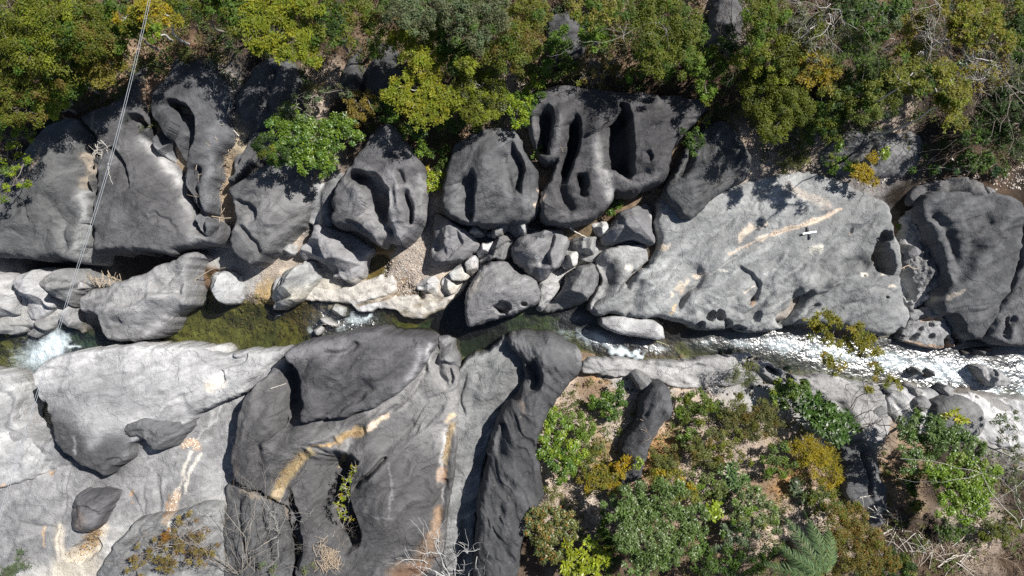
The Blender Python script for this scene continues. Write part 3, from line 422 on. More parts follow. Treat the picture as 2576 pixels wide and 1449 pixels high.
R('rock_outcrop','large black rock with three deep finger-like grooves','rock outcrop',[(1330,255),(1360,224),(1421,214),(1521,222),(1588,229),(1655,240),(1721,241),(1775,247),(1788,265),(1748,303),(1718,333),(1698,370),(1690,417),(1678,443),(1641,457),(1608,477),(1570,480),(1545,470),(1542,500),(1518,533),(1475,556),(1428,561),(1371,553),(1365,520),(1371,483),(1388,457),(1405,425),(1412,392),(1385,405),(1358,380),(1340,320)],-1.0,2.3,30,2.8,.35,(0,-.12),.15,
  [('s',[(1375,255),(1390,275),(1392,310),(1386,350),(1384,395)],1.15,24,8),('s',[(1448,285),(1461,300),(1460,350),(1452,400),(1436,440),(1425,470)],1.2,24,8),('g',[(1375,290),(1376,380)],10,.3),('g',[(1445,310),(1436,420)],9,.4),('g',[(1462,430),(1470,470),(1464,500)],11,.7),('s',[(1545,258),(1572,258),(1582,290),(1584,330),(1592,380),(1600,430),(1590,460)],1.5,52,11),('g',[(1548,275),(1552,400)],16,.35),('s',[(1612,382),(1632,380),(1643,395),(1638,415)],.2,16,6),('b',1500,330,20,90,5,.25),('b',1405,320,12,60,5,.2),('g',[(1590,440),(1640,430)],6,.12),('s',[(1660,250),(1672,330),(1662,400),(1650,450)],-.3,60,12),('g',[(1400,440),(1420,500),(1450,545)],14,.4)],fc=0,amp=0.05)
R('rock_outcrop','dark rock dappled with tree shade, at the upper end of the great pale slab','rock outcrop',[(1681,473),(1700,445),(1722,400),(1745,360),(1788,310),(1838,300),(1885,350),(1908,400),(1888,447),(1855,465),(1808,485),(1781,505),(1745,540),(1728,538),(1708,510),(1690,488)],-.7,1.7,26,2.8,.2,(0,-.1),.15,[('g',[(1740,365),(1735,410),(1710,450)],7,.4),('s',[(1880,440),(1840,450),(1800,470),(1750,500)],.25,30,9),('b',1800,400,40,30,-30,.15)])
R('boulder','angular grey block beside the small green shrub, left end of the great slab','boulder',[(1516,595),(1535,573),(1562,550),(1575,523),(1605,510),(1638,500),(1647,526),(1652,563),(1657,612),(1635,613),(1608,601),(1575,610),(1545,617),(1522,608)],-1.1,1.7,12,3.2,.15,(0,-.05),.42,[('s',[(1640,505),(1645,560),(1648,610)],-.12,60,6),('s',[(1575,530),(1570,570),(1600,595)],.15,40,10)])
R('boulder','small pale pyramid stone beside the angular grey block','boulder',[(1490,563),(1521,554),(1537,563),(1521,590),(1508,592)],-1.0,.8,12,2.4,.1,(0,0),.88)
R('boulder','grey cube-like boulder between the big rounded ones and the hourglass block','boulder',[(1430,613),(1448,600),(1475,597),(1508,598),(1512,650),(1488,656),(1461,643)],-1.3,1.3,12,3,.1,(0,0),.55,[('g',[(1470,600),(1475,640)],8,.15)])
R('boulder','rounded dark-topped boulder with a pale streak running down it, middle of the boulder jam','boulder',[(1290,612),(1321,590),(1355,575),(1398,569),(1422,573),(1432,593),(1430,616),(1416,656),(1388,682),(1372,702),(1348,706),(1328,690),(1298,665),(1289,645)],-1.6,2.2,26,2.7,.2,(0,-.1),.38,[('s',[(1400,580),(1402,610),(1380,640),(1385,670)],.5,34,9),('b',1330,625,26,30,20,.15)])
R('boulder','long slanting grey boulder reaching down to the river','boulder',[(1445,673),(1468,662),(1498,655),(1517,693),(1517,716),(1497,746),(1461,768),(1431,778),(1391,797),(1371,792),(1371,773),(1395,750),(1421,716)],-1.9,2.0,22,2.8,.2,(0,-.1),.52,[('g',[(1490,670),(1470,720),(1420,770)],8,.1)])
R('boulder','big pale boulder with one round hole, at the deep blue pool','boulder',[(1204,676),(1225,655),(1250,644),(1275,655),(1300,680),(1338,692),(1355,712),(1363,746),(1350,768),(1308,790),(1260,806),(1211,822),(1184,832),(1166,824),(1166,770),(1177,716)],-2.2,2.6,30,2.6,.25,(0,-.08),.50,[('p',1262,772,20,15,10,.7),('p',1316,765,9,7,0,.35),('g',[(1262,775),(1240,800),(1225,820)],12,.3),('b',1240,720,40,40,0,.1)],fc=0.3)
R('rock_slab','pale leaning slab wedged between the holed boulder and the long slanting boulder','rock slab',[(1378,682),(1418,668),(1424,690),(1410,718),(1390,752),(1366,790),(1350,780),(1362,745),(1355,712)],-1.8,1.3,12,3,.1,(0,-.1),.80)
R('boulder','small pale block below the grey cube-like boulder','boulder',[(1411,653),(1422,635),(1438,621),(1453,636),(1450,663),(1428,673)],-1.3,1.1,10,3,.1,(0,0),.85)
R('boulder','small flat stone between the triangular boulder and the pyramidal rock','boulder',[(1167,573),(1190,570),(1221,571),(1222,587),(1191,592)],-1.2,1.3,7,3,.1,(0,0),.5)
R('boulder','slender stone wedged under the dark pyramidal rock','boulder',[(1224,587),(1250,572),(1277,553),(1289,562),(1267,582),(1244,595)],-1.2,1.4,7,3,.1,(0,0),.58)
R('boulder','pale curved stone under the dark pyramidal rock, right of the slender one','boulder',[(1265,560),(1288,545),(1310,553),(1332,568),(1361,573),(1325,592),(1295,592)],-1.2,1.6,10,3,.1,(0,0),.62)
R('boulder','dark curved slab hugging the left side of the streaked boulder','boulder',[(1204,663),(1217,630),(1250,598),(1288,586),(1312,592),(1292,610),(1287,640),(1268,652),(1240,642),(1215,657)],-1.5,1.5,12,2.8,.12,(0,-.1),.42,[('s',[(1225,640),(1250,612),(1290,600)],.25,24,6)])
R('boulder','little white stone at the tip of the triangular boulder','boulder',[(1197,626),(1211,615),(1241,609),(1230,630),(1207,645)],-1.3,.8,7,3,.1,(0,0),.88)
R('rock_slab','hourglass-shaped slab with a dark hollow, left end of the great pale slab','rock slab',[(1508,640),(1528,623),(1608,612),(1623,616),(1640,653),(1625,665),(1600,680),(1583,700),(1560,730),(1545,760),(1520,785),(1490,780),(1490,755),(1510,730),(1520,716),(1515,693),(1501,660)],-1.7,1.7,16,2.8,.1,(0,-.12),.62,[('s',[(1585,655),(1556,665),(1548,700),(1530,740)],.0,10,5),('g',[(1510,660),(1530,690),(1528,720),(1505,760)],22,.55,1)])
R('rock_slab','great smooth pale grey slab carrying the small white cross','rock slab',[(1656,612),(1652,563),(1650,500),(1690,480),(1745,500),(1800,470),(1880,450),(1950,435),(2080,430),(2180,475),(2249,520),(2259,573),(2276,606),(2280,650),(2270,700),(2287,756),(2294,790),(2281,842),(2252,848),(2219,845),(2125,828),(2050,812),(2000,822),(1955,836),(1905,838),(1855,832),(1788,832),(1748,828),(1711,812),(1655,802),(1588,798),(1501,795),(1488,778),(1510,755),(1540,740),(1560,722),(1590,700),(1604,680),(1628,664),(1640,655)],-1.8,1.9,34,2.8,.14,(.02,-.05),.60,
  [('g',[(1606,670),(1598,695),(1580,735)],9,.5),('s',[(1786,692),(1760,715),(1735,745),(1700,790)],.32,30,8),('s',[(1500,640),(1500,640.1)],0,1,1),('s',[(1850,665),(1885,680),(1918,715),(1905,750),(1885,770)],.22,30,7),('g',[(1690,775),(1770,700),(1880,630),(1960,600)],7,.12),('g',[(1960,700),(2060,635),(2180,555)],9,.13),('g',[(1880,800),(1960,715),(2060,610),(2110,560)],8,.12),('g',[(2030,690),(2130,600),(2225,535)],7,.12),('g',[(1580,790),(1640,740),(1720,650)],8,.1),('g',[(1740,640),(1840,560),(1900,500)],10,.1),('g',[(2070,790),(2150,760),(2230,770)],8,.1),('g',[(2100,750),(2180,720),(2250,735)],6,.08),('g',[(1905,745),(1880,768)],4,.25),('s',[(2039,740),(2015,780),(1985,805),(1965,830)],.9,18,7),('g',[(2039,743),(2010,778),(1980,812)],9,.7,1),('g',[(2070,765),(2030,790),(2000,820)],4,.25),
   ('s',[(2120,700),(2108,720),(2060,745),(2010,765)],-.3,50,9),('s',[(2250,700),(2200,690),(2150,685),(2115,705),(2050,740)],.22,60,10),('p',2230,592,20,14,10,.6),('p',2224,645,22,48,-12,1.3),('b',2175,730,90,60,0,.25),('g',[(2110,680),(2160,650),(2200,670)],14,.25),
   ('p',1791,797,12,14,30,.45),('p',1818,794,12,12,0,.45),('p',1768,822,11,12,0,.5),('p',1835,815,10,14,0,.45),('p',1865,826,16,9,0,.5),('p',1906,800,9,16,20,.25),('p',2141,583,4,6,0,.15),('p',2235,750,3,3,0,.2),('p',2170,693,4,3,0,.12),('p',2268,832,12,9,0,.7),
   ('g',[(1780,700),(1900,610),(2010,570),(2110,530)],3,.08),('v',1720,690,1960,830,44,.13),('b',1980,700,26,60,35,.12),('b',2040,650,30,70,40,.10),('b',1930,760,20,50,35,.12),('b',1990,740,14,40,35,.12),('g',[(1830,775),(1880,790),(1960,760)],6,.1),('g',[(1620,700),(1600,760),(1560,790)],14,.2),('b',1660,720,40,60,20,.1),('s',[(1740,545),(1690,560),(1655,570)],.0,1,1),('b',2100,600,120,20,-38,.08),('b',2160,560,100,14,-38,.08),('b',2080,800,50,16,0,.15)],amp=.08,rot=-.62)
R('boulder','long pale boulder lying in the stream below the great slab','boulder',[(1511,803),(1541,797),(1608,799),(1648,806),(1673,823),(1677,856),(1655,859),(1608,847),(1565,844),(1528,831),(1511,817)],-1.55,1.2,16,2.8,.12,(0,-.15),.74,[('s',[(1675,835),(1610,815),(1520,815)],.0,10,5),('b',1580,830,60,8,8,.08)],amp=.05,fc=0)
R('rock_outcrop','rough brownish broken rock in the gully right of the great slab','rock outcrop',[(2292,560),(2310,530),(2345,520),(2365,570),(2390,640),(2402,690),(2385,735),(2350,765),(2318,782),(2300,775),(2286,740),(2292,700),(2288,660),(2282,610)],-1.5,1.4,14,2.4,.1,(.12,-.1),.46,[('g',[(2300,590),(2340,620),(2350,680)],14,.2),('p',2335,640,4,4,0,.2),('s',[(2290,690),(2330,740),(2310,770)],.5,26,8)],rough=.15,amp=.12)
R('boulder','smooth grey diamond-shaped boulder lodged in the rough brown gully','boulder',[(2280,623),(2299,597),(2310,607),(2321,623),(2329,646),(2322,667),(2300,661),(2285,643)],-1.2,1.6,9,3,.12,(0,0),.48)
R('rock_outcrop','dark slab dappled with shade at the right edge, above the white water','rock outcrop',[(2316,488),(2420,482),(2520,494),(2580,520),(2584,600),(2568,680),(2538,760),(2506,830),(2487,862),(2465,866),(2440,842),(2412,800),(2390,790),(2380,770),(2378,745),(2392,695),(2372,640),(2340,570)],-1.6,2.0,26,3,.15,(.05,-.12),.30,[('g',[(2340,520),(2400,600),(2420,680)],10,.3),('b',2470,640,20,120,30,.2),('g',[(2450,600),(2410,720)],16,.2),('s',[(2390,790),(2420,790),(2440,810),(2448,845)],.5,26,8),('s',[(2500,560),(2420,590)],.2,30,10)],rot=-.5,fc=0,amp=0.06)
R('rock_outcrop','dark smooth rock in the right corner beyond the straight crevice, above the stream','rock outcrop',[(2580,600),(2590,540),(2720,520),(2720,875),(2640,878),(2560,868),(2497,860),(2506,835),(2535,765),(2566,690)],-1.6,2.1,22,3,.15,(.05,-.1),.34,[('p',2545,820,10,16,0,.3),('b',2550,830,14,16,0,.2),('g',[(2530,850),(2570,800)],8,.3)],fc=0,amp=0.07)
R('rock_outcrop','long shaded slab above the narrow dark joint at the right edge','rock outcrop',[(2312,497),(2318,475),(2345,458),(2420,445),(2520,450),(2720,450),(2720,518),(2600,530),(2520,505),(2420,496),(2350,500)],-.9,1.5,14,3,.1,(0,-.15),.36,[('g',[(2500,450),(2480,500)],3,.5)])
R('rock_outcrop','shaded grey rock among the bushes above the great slab','rock outcrop',[(2080,380),(2120,330),(2180,310),(2240,330),(2330,330),(2340,380),(2300,430),(2220,440),(2150,430),(2095,420)],-.4,.9,36,2.4,.15,(0,-.2),.4,[('g',[(2190,320),(2200,430)],8,.25)],rough=.05)
R('rock_slab','low sculpted shelf riddled with potholes at the edge of the white water','rock slab',[(2290,800),(2300,780),(2335,775),(2373,765),(2380,790),(2410,808),(2428,830),(2436,858),(2415,876),(2380,880),(2350,876),(2300,866),(2266,862),(2268,845),(2283,830)],-1.4,1.0,12,3,.08,(0,-.15),.58,
  [('p',2382,780,9,22,0,.5),('p',2419,845,16,30,-15,.7),('p',2392,862,14,12,0,.6),('p',2305,850,8,12,20,.35),('p',2330,800,14,6,0,.2),('g',[(2300,805),(2340,810),(2380,800)],5,.25),('p',2340,820,6,5,0,.2),('p',2315,832,6,9,30,.3),('p',2345,850,8,6,0,.2),('p',2270,852,9,9,0,.3),('g',[(2380,800),(2410,830),(2400,860)],6,.2)],rough=.06,amp=.08)
R('boulder','pale knobbly boulder surrounded by white water near the right edge','boulder',[(2468,922),(2487,918),(2515,930),(2540,945),(2560,962),(2545,974),(2505,972),(2485,950)],-1.20,1.1,14,2.5,.12,(.1,0),.66,[('s',[(2500,930),(2520,955)],.15,12,5)],rough=.04,fc=0.3)
R('boulder','flat dark wet rock in the stream at the right edge','boulder',[(2430,883),(2460,877),(2510,877),(2516,887),(2480,893),(2438,895)],-1.20,.75,8,3,.08,(0,0),.3)
R('boulder','little wet stone poking from the white water, left one of two','boulder',[(2297,932),(2312,925),(2330,931),(2325,942),(2305,944)],-1.10,.6,7,2.4,.1,(0,0),.5)
R('boulder','little wet stone poking from the white water, right one of two','boulder',[(2340,940),(2348,930),(2358,942),(2356,953),(2344,950)],-1.10,.6,7,2.4,.1,(0,0),.5)
# lower bank
R('rock_slab','big pale slab with a dark grey nose overhanging the lower left floor','rock slab',[(92,940),(100,923),(133,900),(177,880),(253,876),(317,868),(367,873),(417,870),(480,880),(540,896),(600,890),(650,884),(704,876),(700,905),(676,930),(650,960),(618,990),(570,1010),(500,1030),(460,1070),(400,1090),(345,1110),(322,1126),(317,1153),(290,1176),(263,1199),(243,1183),(207,1176),(167,1149),(147,1116),(143,1076),(123,1033),(122,1009),(107,1009)],-1.15,1.45,22,3,.18,(-.16,-.03),.76,
  [('b',200,1060,70,60,30,.12),('g',[(130,960),(220,930),(320,900)],14,.08),('g',[(140,1010),(230,960),(330,930)],8,.06),('s',[(600,885),(610,905),(590,925),(540,930)],.25,30,8),('g',[(440,985),(462,1040),(445,1080)],14,.14),('s',[(255,1180),(270,1150),(310,1150)],.12,20,6),('s',[(540,925),(560,940),(565,965)],.15,14,5),('g',[(700,900),(640,950),(590,990)],6,.12)],amp=.06,rot=-.45)
R('rock_slab','pale fluted bank at the left edge beside the golden-bottomed pool','rock slab',[(-120,930),(12,943),(30,975),(47,1012),(33,1038),(37,1066),(60,1092),(103,1108),(122,1135),(130,1180),(90,1200),(40,1220),(-120,1250)],-2.0,1.55,20,2.8,.1,(-.1,.02),.74,[('g',[(0,980),(20,1020),(0,1080),(50,1110)],14,.2),('b',20,1050,20,40,20,.12)],amp=.08)
R('boulder','loose dark boulder with an arched lower edge, beside the pale slab nose','boulder',[(305,1092),(310,1069),(333,1056),(377,1046),(417,1050),(428,1060),(440,1072),(452,1083),(445,1099),(430,1116),(413,1138),(387,1143),(373,1126),(357,1112),(347,1104),(320,1101)],-.75,1.35,12,3,.15,(.05,0),.30,[('s',[(440,1075),(400,1075),(390,1110)],.08,30,8)],rough=.07,amp=.05)
R('boulder','loose dark oval boulder beside the rusty pebble pit, lower left','boulder',[(143,1316),(152,1290),(173,1256),(200,1243),(247,1241),(267,1256),(263,1280),(247,1308),(222,1340),(200,1353),(173,1354),(150,1337)],-.65,1.15,16,2.8,.15,(0,0),.27,[('s',[(155,1300),(190,1270),(225,1275),(240,1310)],.12,40,8)],rough=.04,amp=.05)
R('rock_outcrop','dark ribbed slab rising behind the yellow-leaved bush at the lower left','rock outcrop',[(225,1450),(250,1410),(268,1388),(320,1332),(350,1312),(400,1300),(455,1290),(540,1265),(548,1330),(560,1560),(190,1560)],-.6,.95,20,3,.1,(.05,.0),.58,[('g',[(300,1400),(350,1350),(400,1320)],8,.15)])
R('rock_outcrop','dark broken slab with brown soil pockets behind the white leafless tree','rock outcrop',[(552,1225),(600,1225),(650,1250),(692,1280),(716,1330),(735,1420),(742,1560),(566,1560),(552,1340)],-.7,1.0,16,3,.1,(0,.05),.3,[('g',[(640,1260),(650,1340),(690,1440)],12,.3),('g',[(600,1240),(590,1330),(620,1449)],8,.25)],rough=.05)
R('rock_outcrop','dark massif with orange sand-filled channels and a deep J-shaped hollow, bottom centre','rock outcrop',[(700,905),(740,930),(760,870),(850,850),(961,840),(1040,848),(1084,856),(1100,890),(1140,900),(1152,950),(1152,1040),(1147,1100),(1142,1180),(1137,1250),(1122,1330),(1112,1400),(1085,1560),(750,1560),(735,1400),(720,1320),(690,1265),(640,1245),(590,1218),(577,1190),(583,1120),(592,1080),(604,1015),(640,965),(676,930)],-1.15,1.6,18,3,.15,(-.05,.02),.22,
  [('g',[(850,1108),(880,1090),(925,1080)],14,.22),('g',[(690,1255),(705,1215),(735,1175),(780,1135)],20,.35),('g',[(775,1135),(810,1122),(850,1105)],9,.18),('g',[(925,1080),(975,1045),(1030,1000),(1060,950),(1075,880)],7,.18),('s',[(715,1000),(722,1040),(712,1075),(690,1105),(650,1110)],.0,1,1),
   ('s',[(612,1000),(600,1060),(598,1110),(585,1180)],.0,1,1),('b',625,1090,30,90,8,.3),('b',675,1055,34,62,12,.45),('s',[(650,1105),(690,1100),(714,1070),(720,1030)],-.3,60,7),('g',[(712,915),(735,960),(738,1010),(728,1050),(700,1090)],24,.75),
   ('s',[(905,1150),(888,1190),(880,1235),(888,1280),(905,1315),(912,1345),(900,1380),(860,1405)],2.0,80,8),('s',[(905,1150),(870,1160),(840,1190),(830,1230)],-.0,1,1),('g',[(984,1142),(940,1175),(886,1230)],5,.6),('b',945,1185,44,30,-35,.6),('b',965,1270,56,90,0,.7),
   ('s',[(726,1225),(735,1270),(750,1320),(762,1360),(750,1450)],1.0,40,8),('b',790,1250,36,110,0,.45),('g',[(870,1150),(845,1170),(832,1200)],8,.2),('s',[(660,1245),(620,1225),(600,1190)],.0,1,1),
   ('g',[(1135,1060),(1125,1110),(1117,1180),(1110,1280),(1095,1350)],13,.3),('p',1133,945,6,22,0,.2),('g',[(1090,880),(1100,940),(1130,980)],10,.3),('g',[(1050,1060),(960,1140)],14,.12),('s',[(1140,1000),(1080,1080),(1000,1130),(940,1150)],.2,60,14),('b',1120,1185,8,8,0,.12),('b',1118,1204,9,9,0,.14),('p',1065,1320,14,12,0,.0001),('g',[(640,965),(700,900)],8,.3),('b',640,1010,16,60,15,.15)],rot=-.75,fc=0,amp=0.07)
R('rock_outcrop','smooth dark whaleback on top of the middle massif, its upper edge at the river','rock outcrop',[(706,880),(777,852),(857,843),(911,833),(961,831),(1010,843),(1050,845),(1086,854),(1085,880),(1060,925),(1020,975),(970,1015),(930,1036),(850,1058),(790,1066),(757,1076),(744,1062),(750,1020),(752,975),(742,935),(715,905)],-.9,2.15,26,2.8,.25,(-.08,-.03),.20,
  [('s',[(800,865),(770,900),(740,905)],-.0,1,1),('g',[(895,850),(885,870),(865,885),(810,885)],9,.25),('s',[(960,970),(900,1010),(850,1045),(780,1055)],.3,50,12),('b',900,940,70,30,-20,.1),('b',800,1030,36,26,0,.15),('p',1017,848,4,3,0,.15)],rot=-.6,fc=0.0,amp=0.05)
R('boulder','smooth pale knob standing at the river edge between the two dark massifs','boulder',[(1086,862),(1095,848),(1130,848),(1139,880),(1152,915),(1166,945),(1150,985),(1125,950),(1108,915)],-1.5,1.8,16,2.6,.2,(0,-.15),.50)
R('rock_slab','low grey slab at the foot of the tall black ridge, reaching the river','rock slab',[(1154,912),(1211,893),(1244,870),(1264,848),(1300,850),(1320,880),(1340,940),(1330,1000),(1280,1030),(1240,1090),(1220,1180),(1206,1270),(1196,1366),(1190,1560),(1100,1560),(1105,1400),(1118,1280),(1124,1180),(1128,1090),(1134,1000)],-1.3,1.15,18,2.8,.1,(-.02,-.05),.52,[('g',[(1240,900),(1200,950),(1180,1040)],14,.15),('g',[(1195,935),(1205,960)],7,.12),('s',[(1175,930),(1165,980),(1170,1060)],.15,20,6),('g',[(1165,1280),(1160,1560)],12,.3)],fc=0.4,amp=0.09)
R('rock_outcrop','tall black ridge casting a long dark shadow on its left, bottom centre','rock outcrop',[(1270,860),(1300,838),(1338,838),(1385,845),(1418,853),(1445,875),(1478,895),(1476,930),(1450,960),(1415,1000),(1378,1050),(1350,1120),(1366,1200),(1370,1260),(1342,1320),(1312,1400),(1300,1560),(1183,1560),(1192,1366),(1204,1266),(1217,1183),(1237,1083),(1268,1020),(1305,1000),(1325,960),(1318,930),(1306,900),(1285,885)],-1.2,2.3,34,2.5,.3,(-.05,0),.15,
  [('b',1300,1103,26,24,0,.25),('b',1292,1130,18,16,0,.15),('s',[(1350,900),(1372,950),(1355,985),(1320,1000)],.8,34,9),('g',[(1275,1060),(1260,1100),(1255,1160)],14,.3),('b',1390,900,50,30,20,.2),('g',[(1300,1200),(1260,1280),(1240,1400)],10,.12),('g',[(1330,1180),(1310,1250)],12,.12),('g',[(1455,890),(1460,930)],12,.15)],amp=.10,rot=1.2)
R('rock_outcrop','narrow dark rock finger between the dry brush heap and the green bushes','rock outcrop',[(1650,968),(1668,964),(1690,986),(1706,1036),(1697,1059),(1675,1065),(1653,1099),(1637,1133),(1633,1166),(1620,1199),(1603,1231),(1553,1245),(1563,1213),(1576,1170),(1565,1143),(1575,1113),(1593,1079),(1611,1043),(1636,990)],-.8,1.5,18,2.6,.25,(0,0),.2,[('b',1680,1010,14,24,0,.15),('g',[(1640,1010),(1620,1060)],7,.12)])
R('boulder','grey curved rock hump at the head of the dark rock finger','boulder',[(1588,940),(1600,926),(1625,935),(1645,960),(1652,985),(1632,1005),(1608,985)],-1.1,1.0,14,2.5,.15,(0,0),.42)
R('rock_slab','pale wrinkled bedrock strip along the lower river bank on the right','rock slab',[(1458,930),(1470,898),(1550,902),(1650,908),(1720,908),(1800,898),(1880,888),(1932,902),(1968,935),(2000,948),(2060,946),(2130,955),(2200,968),(2240,1000),(2240,1080),(2220,1125),(2150,1140),(2110,1100),(2080,1040),(2020,985),(1930,975),(1830,970),(1720,985),(1640,962),(1560,945),(1500,942)],-1.5,1.05,14,2.8,.1,(0,.1),.66,[('p',1893,905,10,9,0,.4),('p',1913,905,10,9,0,.4),('p',1948,933,16,9,20,.5),('p',1985,950,13,10,0,.5),('p',2020,965,14,9,30,.3),('g',[(1600,920),(1700,930),(1800,920)],7,.1),('s',[(1850,900),(1900,930),(1960,965),(2010,980)],.3,30,8),('g',[(2100,1000),(2130,1040),(2150,1100)],12,.2),('b',2150,1040,30,50,-30,.15)],amp=.12,rot=.15)
R('rock_slab','pale fluted bedrock around the grey dome, lower bank at the right edge','rock slab',[(2236,1000),(2260,975),(2350,985),(2440,990),(2520,1002),(2580,1012),(2720,1015),(2720,1120),(2600,1135),(2500,1125),(2460,1105),(2360,1110),(2290,1090),(2245,1050)],-1.6,1.2,16,2.8,.1,(.02,.12),.76,[('g',[(2480,990),(2520,1020),(2560,1030)],6,.3),('p',2462,1000,5,4,0,.15),('g',[(2540,1050),(2500,1090)],7,.1),('b',2560,1080,30,12,0,.15)],amp=.12,rot=.8)
R('boulder','smooth grey half-dome boulder behind the round leafy tree, right','boulder',[(2348,1022),(2375,1000),(2422,992),(2460,1003),(2482,1033),(2488,1076),(2474,1112),(2430,1130),(2372,1110),(2343,1065)],-1.2,1.3,30,2.3,.2,(0,0),.38,amp=.03,fc=0)
R('boulder','small grey mound left of the half-dome boulder','boulder',[(2193,1033),(2225,1018),(2250,1030),(2254,1045),(2240,1057),(2205,1052)],-1.1,.7,14,2.3,.1,(0,0),.55)
R('boulder','pale angular block at the water, left of the half-dome boulder','boulder',[(2225,975),(2255,962),(2280,968),(2275,985),(2240,992)],-1.40,1.1,8,3,.08,(0,0),.65,rough=.03)
R('boulder','pale slanting block at the water between its darker neighbours, right bank','boulder',[(2285,985),(2300,965),(2335,970),(2332,985),(2310,1003)],-1.40,1.2,8,3,.08,(0,0),.7,rough=.03)
R('boulder','grey rounded boulder just left of the half-dome boulder','boulder',[(2302,1010),(2325,995),(2350,1005),(2345,1025),(2325,1040),(2308,1030)],-1.20,1.2,12,2.5,.1,(0,0),.52)
R('boulder','pale leaning block at the water in front of the half-dome boulder','boulder',[(2365,985),(2385,968),(2405,980),(2410,1000),(2390,1008),(2370,1005)],-1.40,1.1,10,2.6,.1,(0,0),.68,rough=.03)
R('rock_outcrop','dark elongated twin-lobed rock under sparse twigs, right of the yellow feathery bush','rock outcrop',[(2119,1133),(2150,1128),(2168,1120),(2192,1117),(2212,1139),(2229,1193),(2239,1253),(2247,1300),(2236,1340),(2199,1340),(2165,1280),(2132,1262),(2129,1166)],-.7,1.1,16,2.6,.15,(0,0),.38,[('g',[(2180,1130),(2185,1200),(2195,1270)],6,.35),('s',[(2200,1190),(2235,1195)],.15,20,6)])
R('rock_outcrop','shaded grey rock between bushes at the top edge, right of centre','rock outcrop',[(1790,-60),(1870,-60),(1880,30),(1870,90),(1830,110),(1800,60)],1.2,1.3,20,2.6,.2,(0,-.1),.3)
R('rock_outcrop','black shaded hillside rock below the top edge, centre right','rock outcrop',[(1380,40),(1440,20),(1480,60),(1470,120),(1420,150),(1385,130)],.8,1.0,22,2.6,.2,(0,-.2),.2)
# ------------------------------------------------------------------ water
def water_mat():
    m, n, out = mat('river_water'); L = n.links.new
    at = nd(n, 'ShaderNodeVertexColor', layer_name='col'); sp = nd(n, 'ShaderNodeSeparateColor'); L(at.outputs[0], sp.inputs[0])
    tc = nd(n, 'ShaderNodeTexCoord')
    n1 = nd(n, 'ShaderNodeTexNoise'); n1.inputs['Scale'].default_value = 3.2; n1.inputs['Detail'].default_value = 3; n1.inputs['Roughness'].default_value = .6
    n2 = nd(n, 'ShaderNodeTexNoise'); n2.inputs['Scale'].default_value = 9; n2.inputs['Detail'].default_value = 2
    n3 = nd(n, 'ShaderNodeTexNoise'); n3.inputs['Scale'].default_value = 8; n3.inputs['Detail'].default_value = 10; n3.inputs['Roughness'].default_value = .82; n3.inputs['Distortion'].default_value = 1.0
    mpf = nd(n, 'ShaderNodeMapping'); mpf.inputs['Rotation'].default_value = (0, 0, math.radians(8)); mpf.inputs['Scale'].default_value = (.45, 1.25, 1)
    L(tc.outputs['Object'], mpf.inputs[0]); L(mpf.outputs[0], n3.inputs['Vector'])
    for q in (n1, n2): L(tc.outputs['Object'], q.inputs['Vector'])
    ma = nd(n, 'ShaderNodeMath', operation='MULTIPLY'); ma.operation = 'MULTIPLY_ADD'; L(sp.outputs[0], ma.inputs[0]); ma.inputs[1].default_value = .85; ma.inputs[2].default_value = .12
    b1 = nd(n, 'ShaderNodeBump'); b1.inputs['Distance'].default_value = .16; L(n1.outputs[0], b1.inputs['Height']); L(ma.outputs[0], b1.inputs['Strength'])
    b2 = nd(n, 'ShaderNodeBump'); b2.inputs['Distance'].default_value = .05; L(n2.outputs[0], b2.inputs['Height']); L(ma.outputs[0], b2.inputs['Strength']); L(b1.outputs[0], b2.inputs['Normal'])
    tr = nd(n, 'ShaderNodeBsdfTransparent'); tr.inputs[0].default_value = (.74, .78, .60, 1)
    gl = nd(n, 'ShaderNodeBsdfGlossy'); gl.inputs['Roughness'].default_value = .36; L(b2.outputs[0], gl.inputs['Normal'])
    fr = nd(n, 'ShaderNodeFresnel'); fr.inputs[0].default_value = 1.42; L(b2.outputs[0], fr.inputs['Normal'])
    mx = nd(n, 'ShaderNodeMixShader'); aer = nd(n, 'ShaderNodeMath', operation='MULTIPLY_ADD'); L(sp.outputs[0], aer.inputs[0]); aer.inputs[1].default_value = .44; L(fr.outputs[0], aer.inputs[2]); aer.use_clamp = True; L(aer.outputs[0], mx.inputs[0]); L(tr.outputs[0], mx.inputs[1]); L(gl.outputs[0], mx.inputs[2])
    fo = nd(n, 'ShaderNodeBsdfDiffuse'); fo.inputs[0].default_value = (.74, .85, .90, 1); L(b1.outputs[0], fo.inputs['Normal'])
    add = nd(n, 'ShaderNodeMath', operation='ADD'); L(sp.outputs[1], add.inputs[0]); L(n3.outputs[0], add.inputs[1])
    r = nd(n, 'ShaderNodeMapRange'); r.inputs[1].default_value = .76; r.inputs[2].default_value = 1.30; L(add.outputs[0], r.inputs[0])
    m2 = nd(n, 'ShaderNodeMixShader'); L(r.outputs[0], m2.inputs[0]); L(mx.outputs[0], m2.inputs[1]); L(fo.outputs[0], m2.inputs[2])
    L(m2.outputs[0], out.inputs[0]); return m
M_WATER = water_mat()
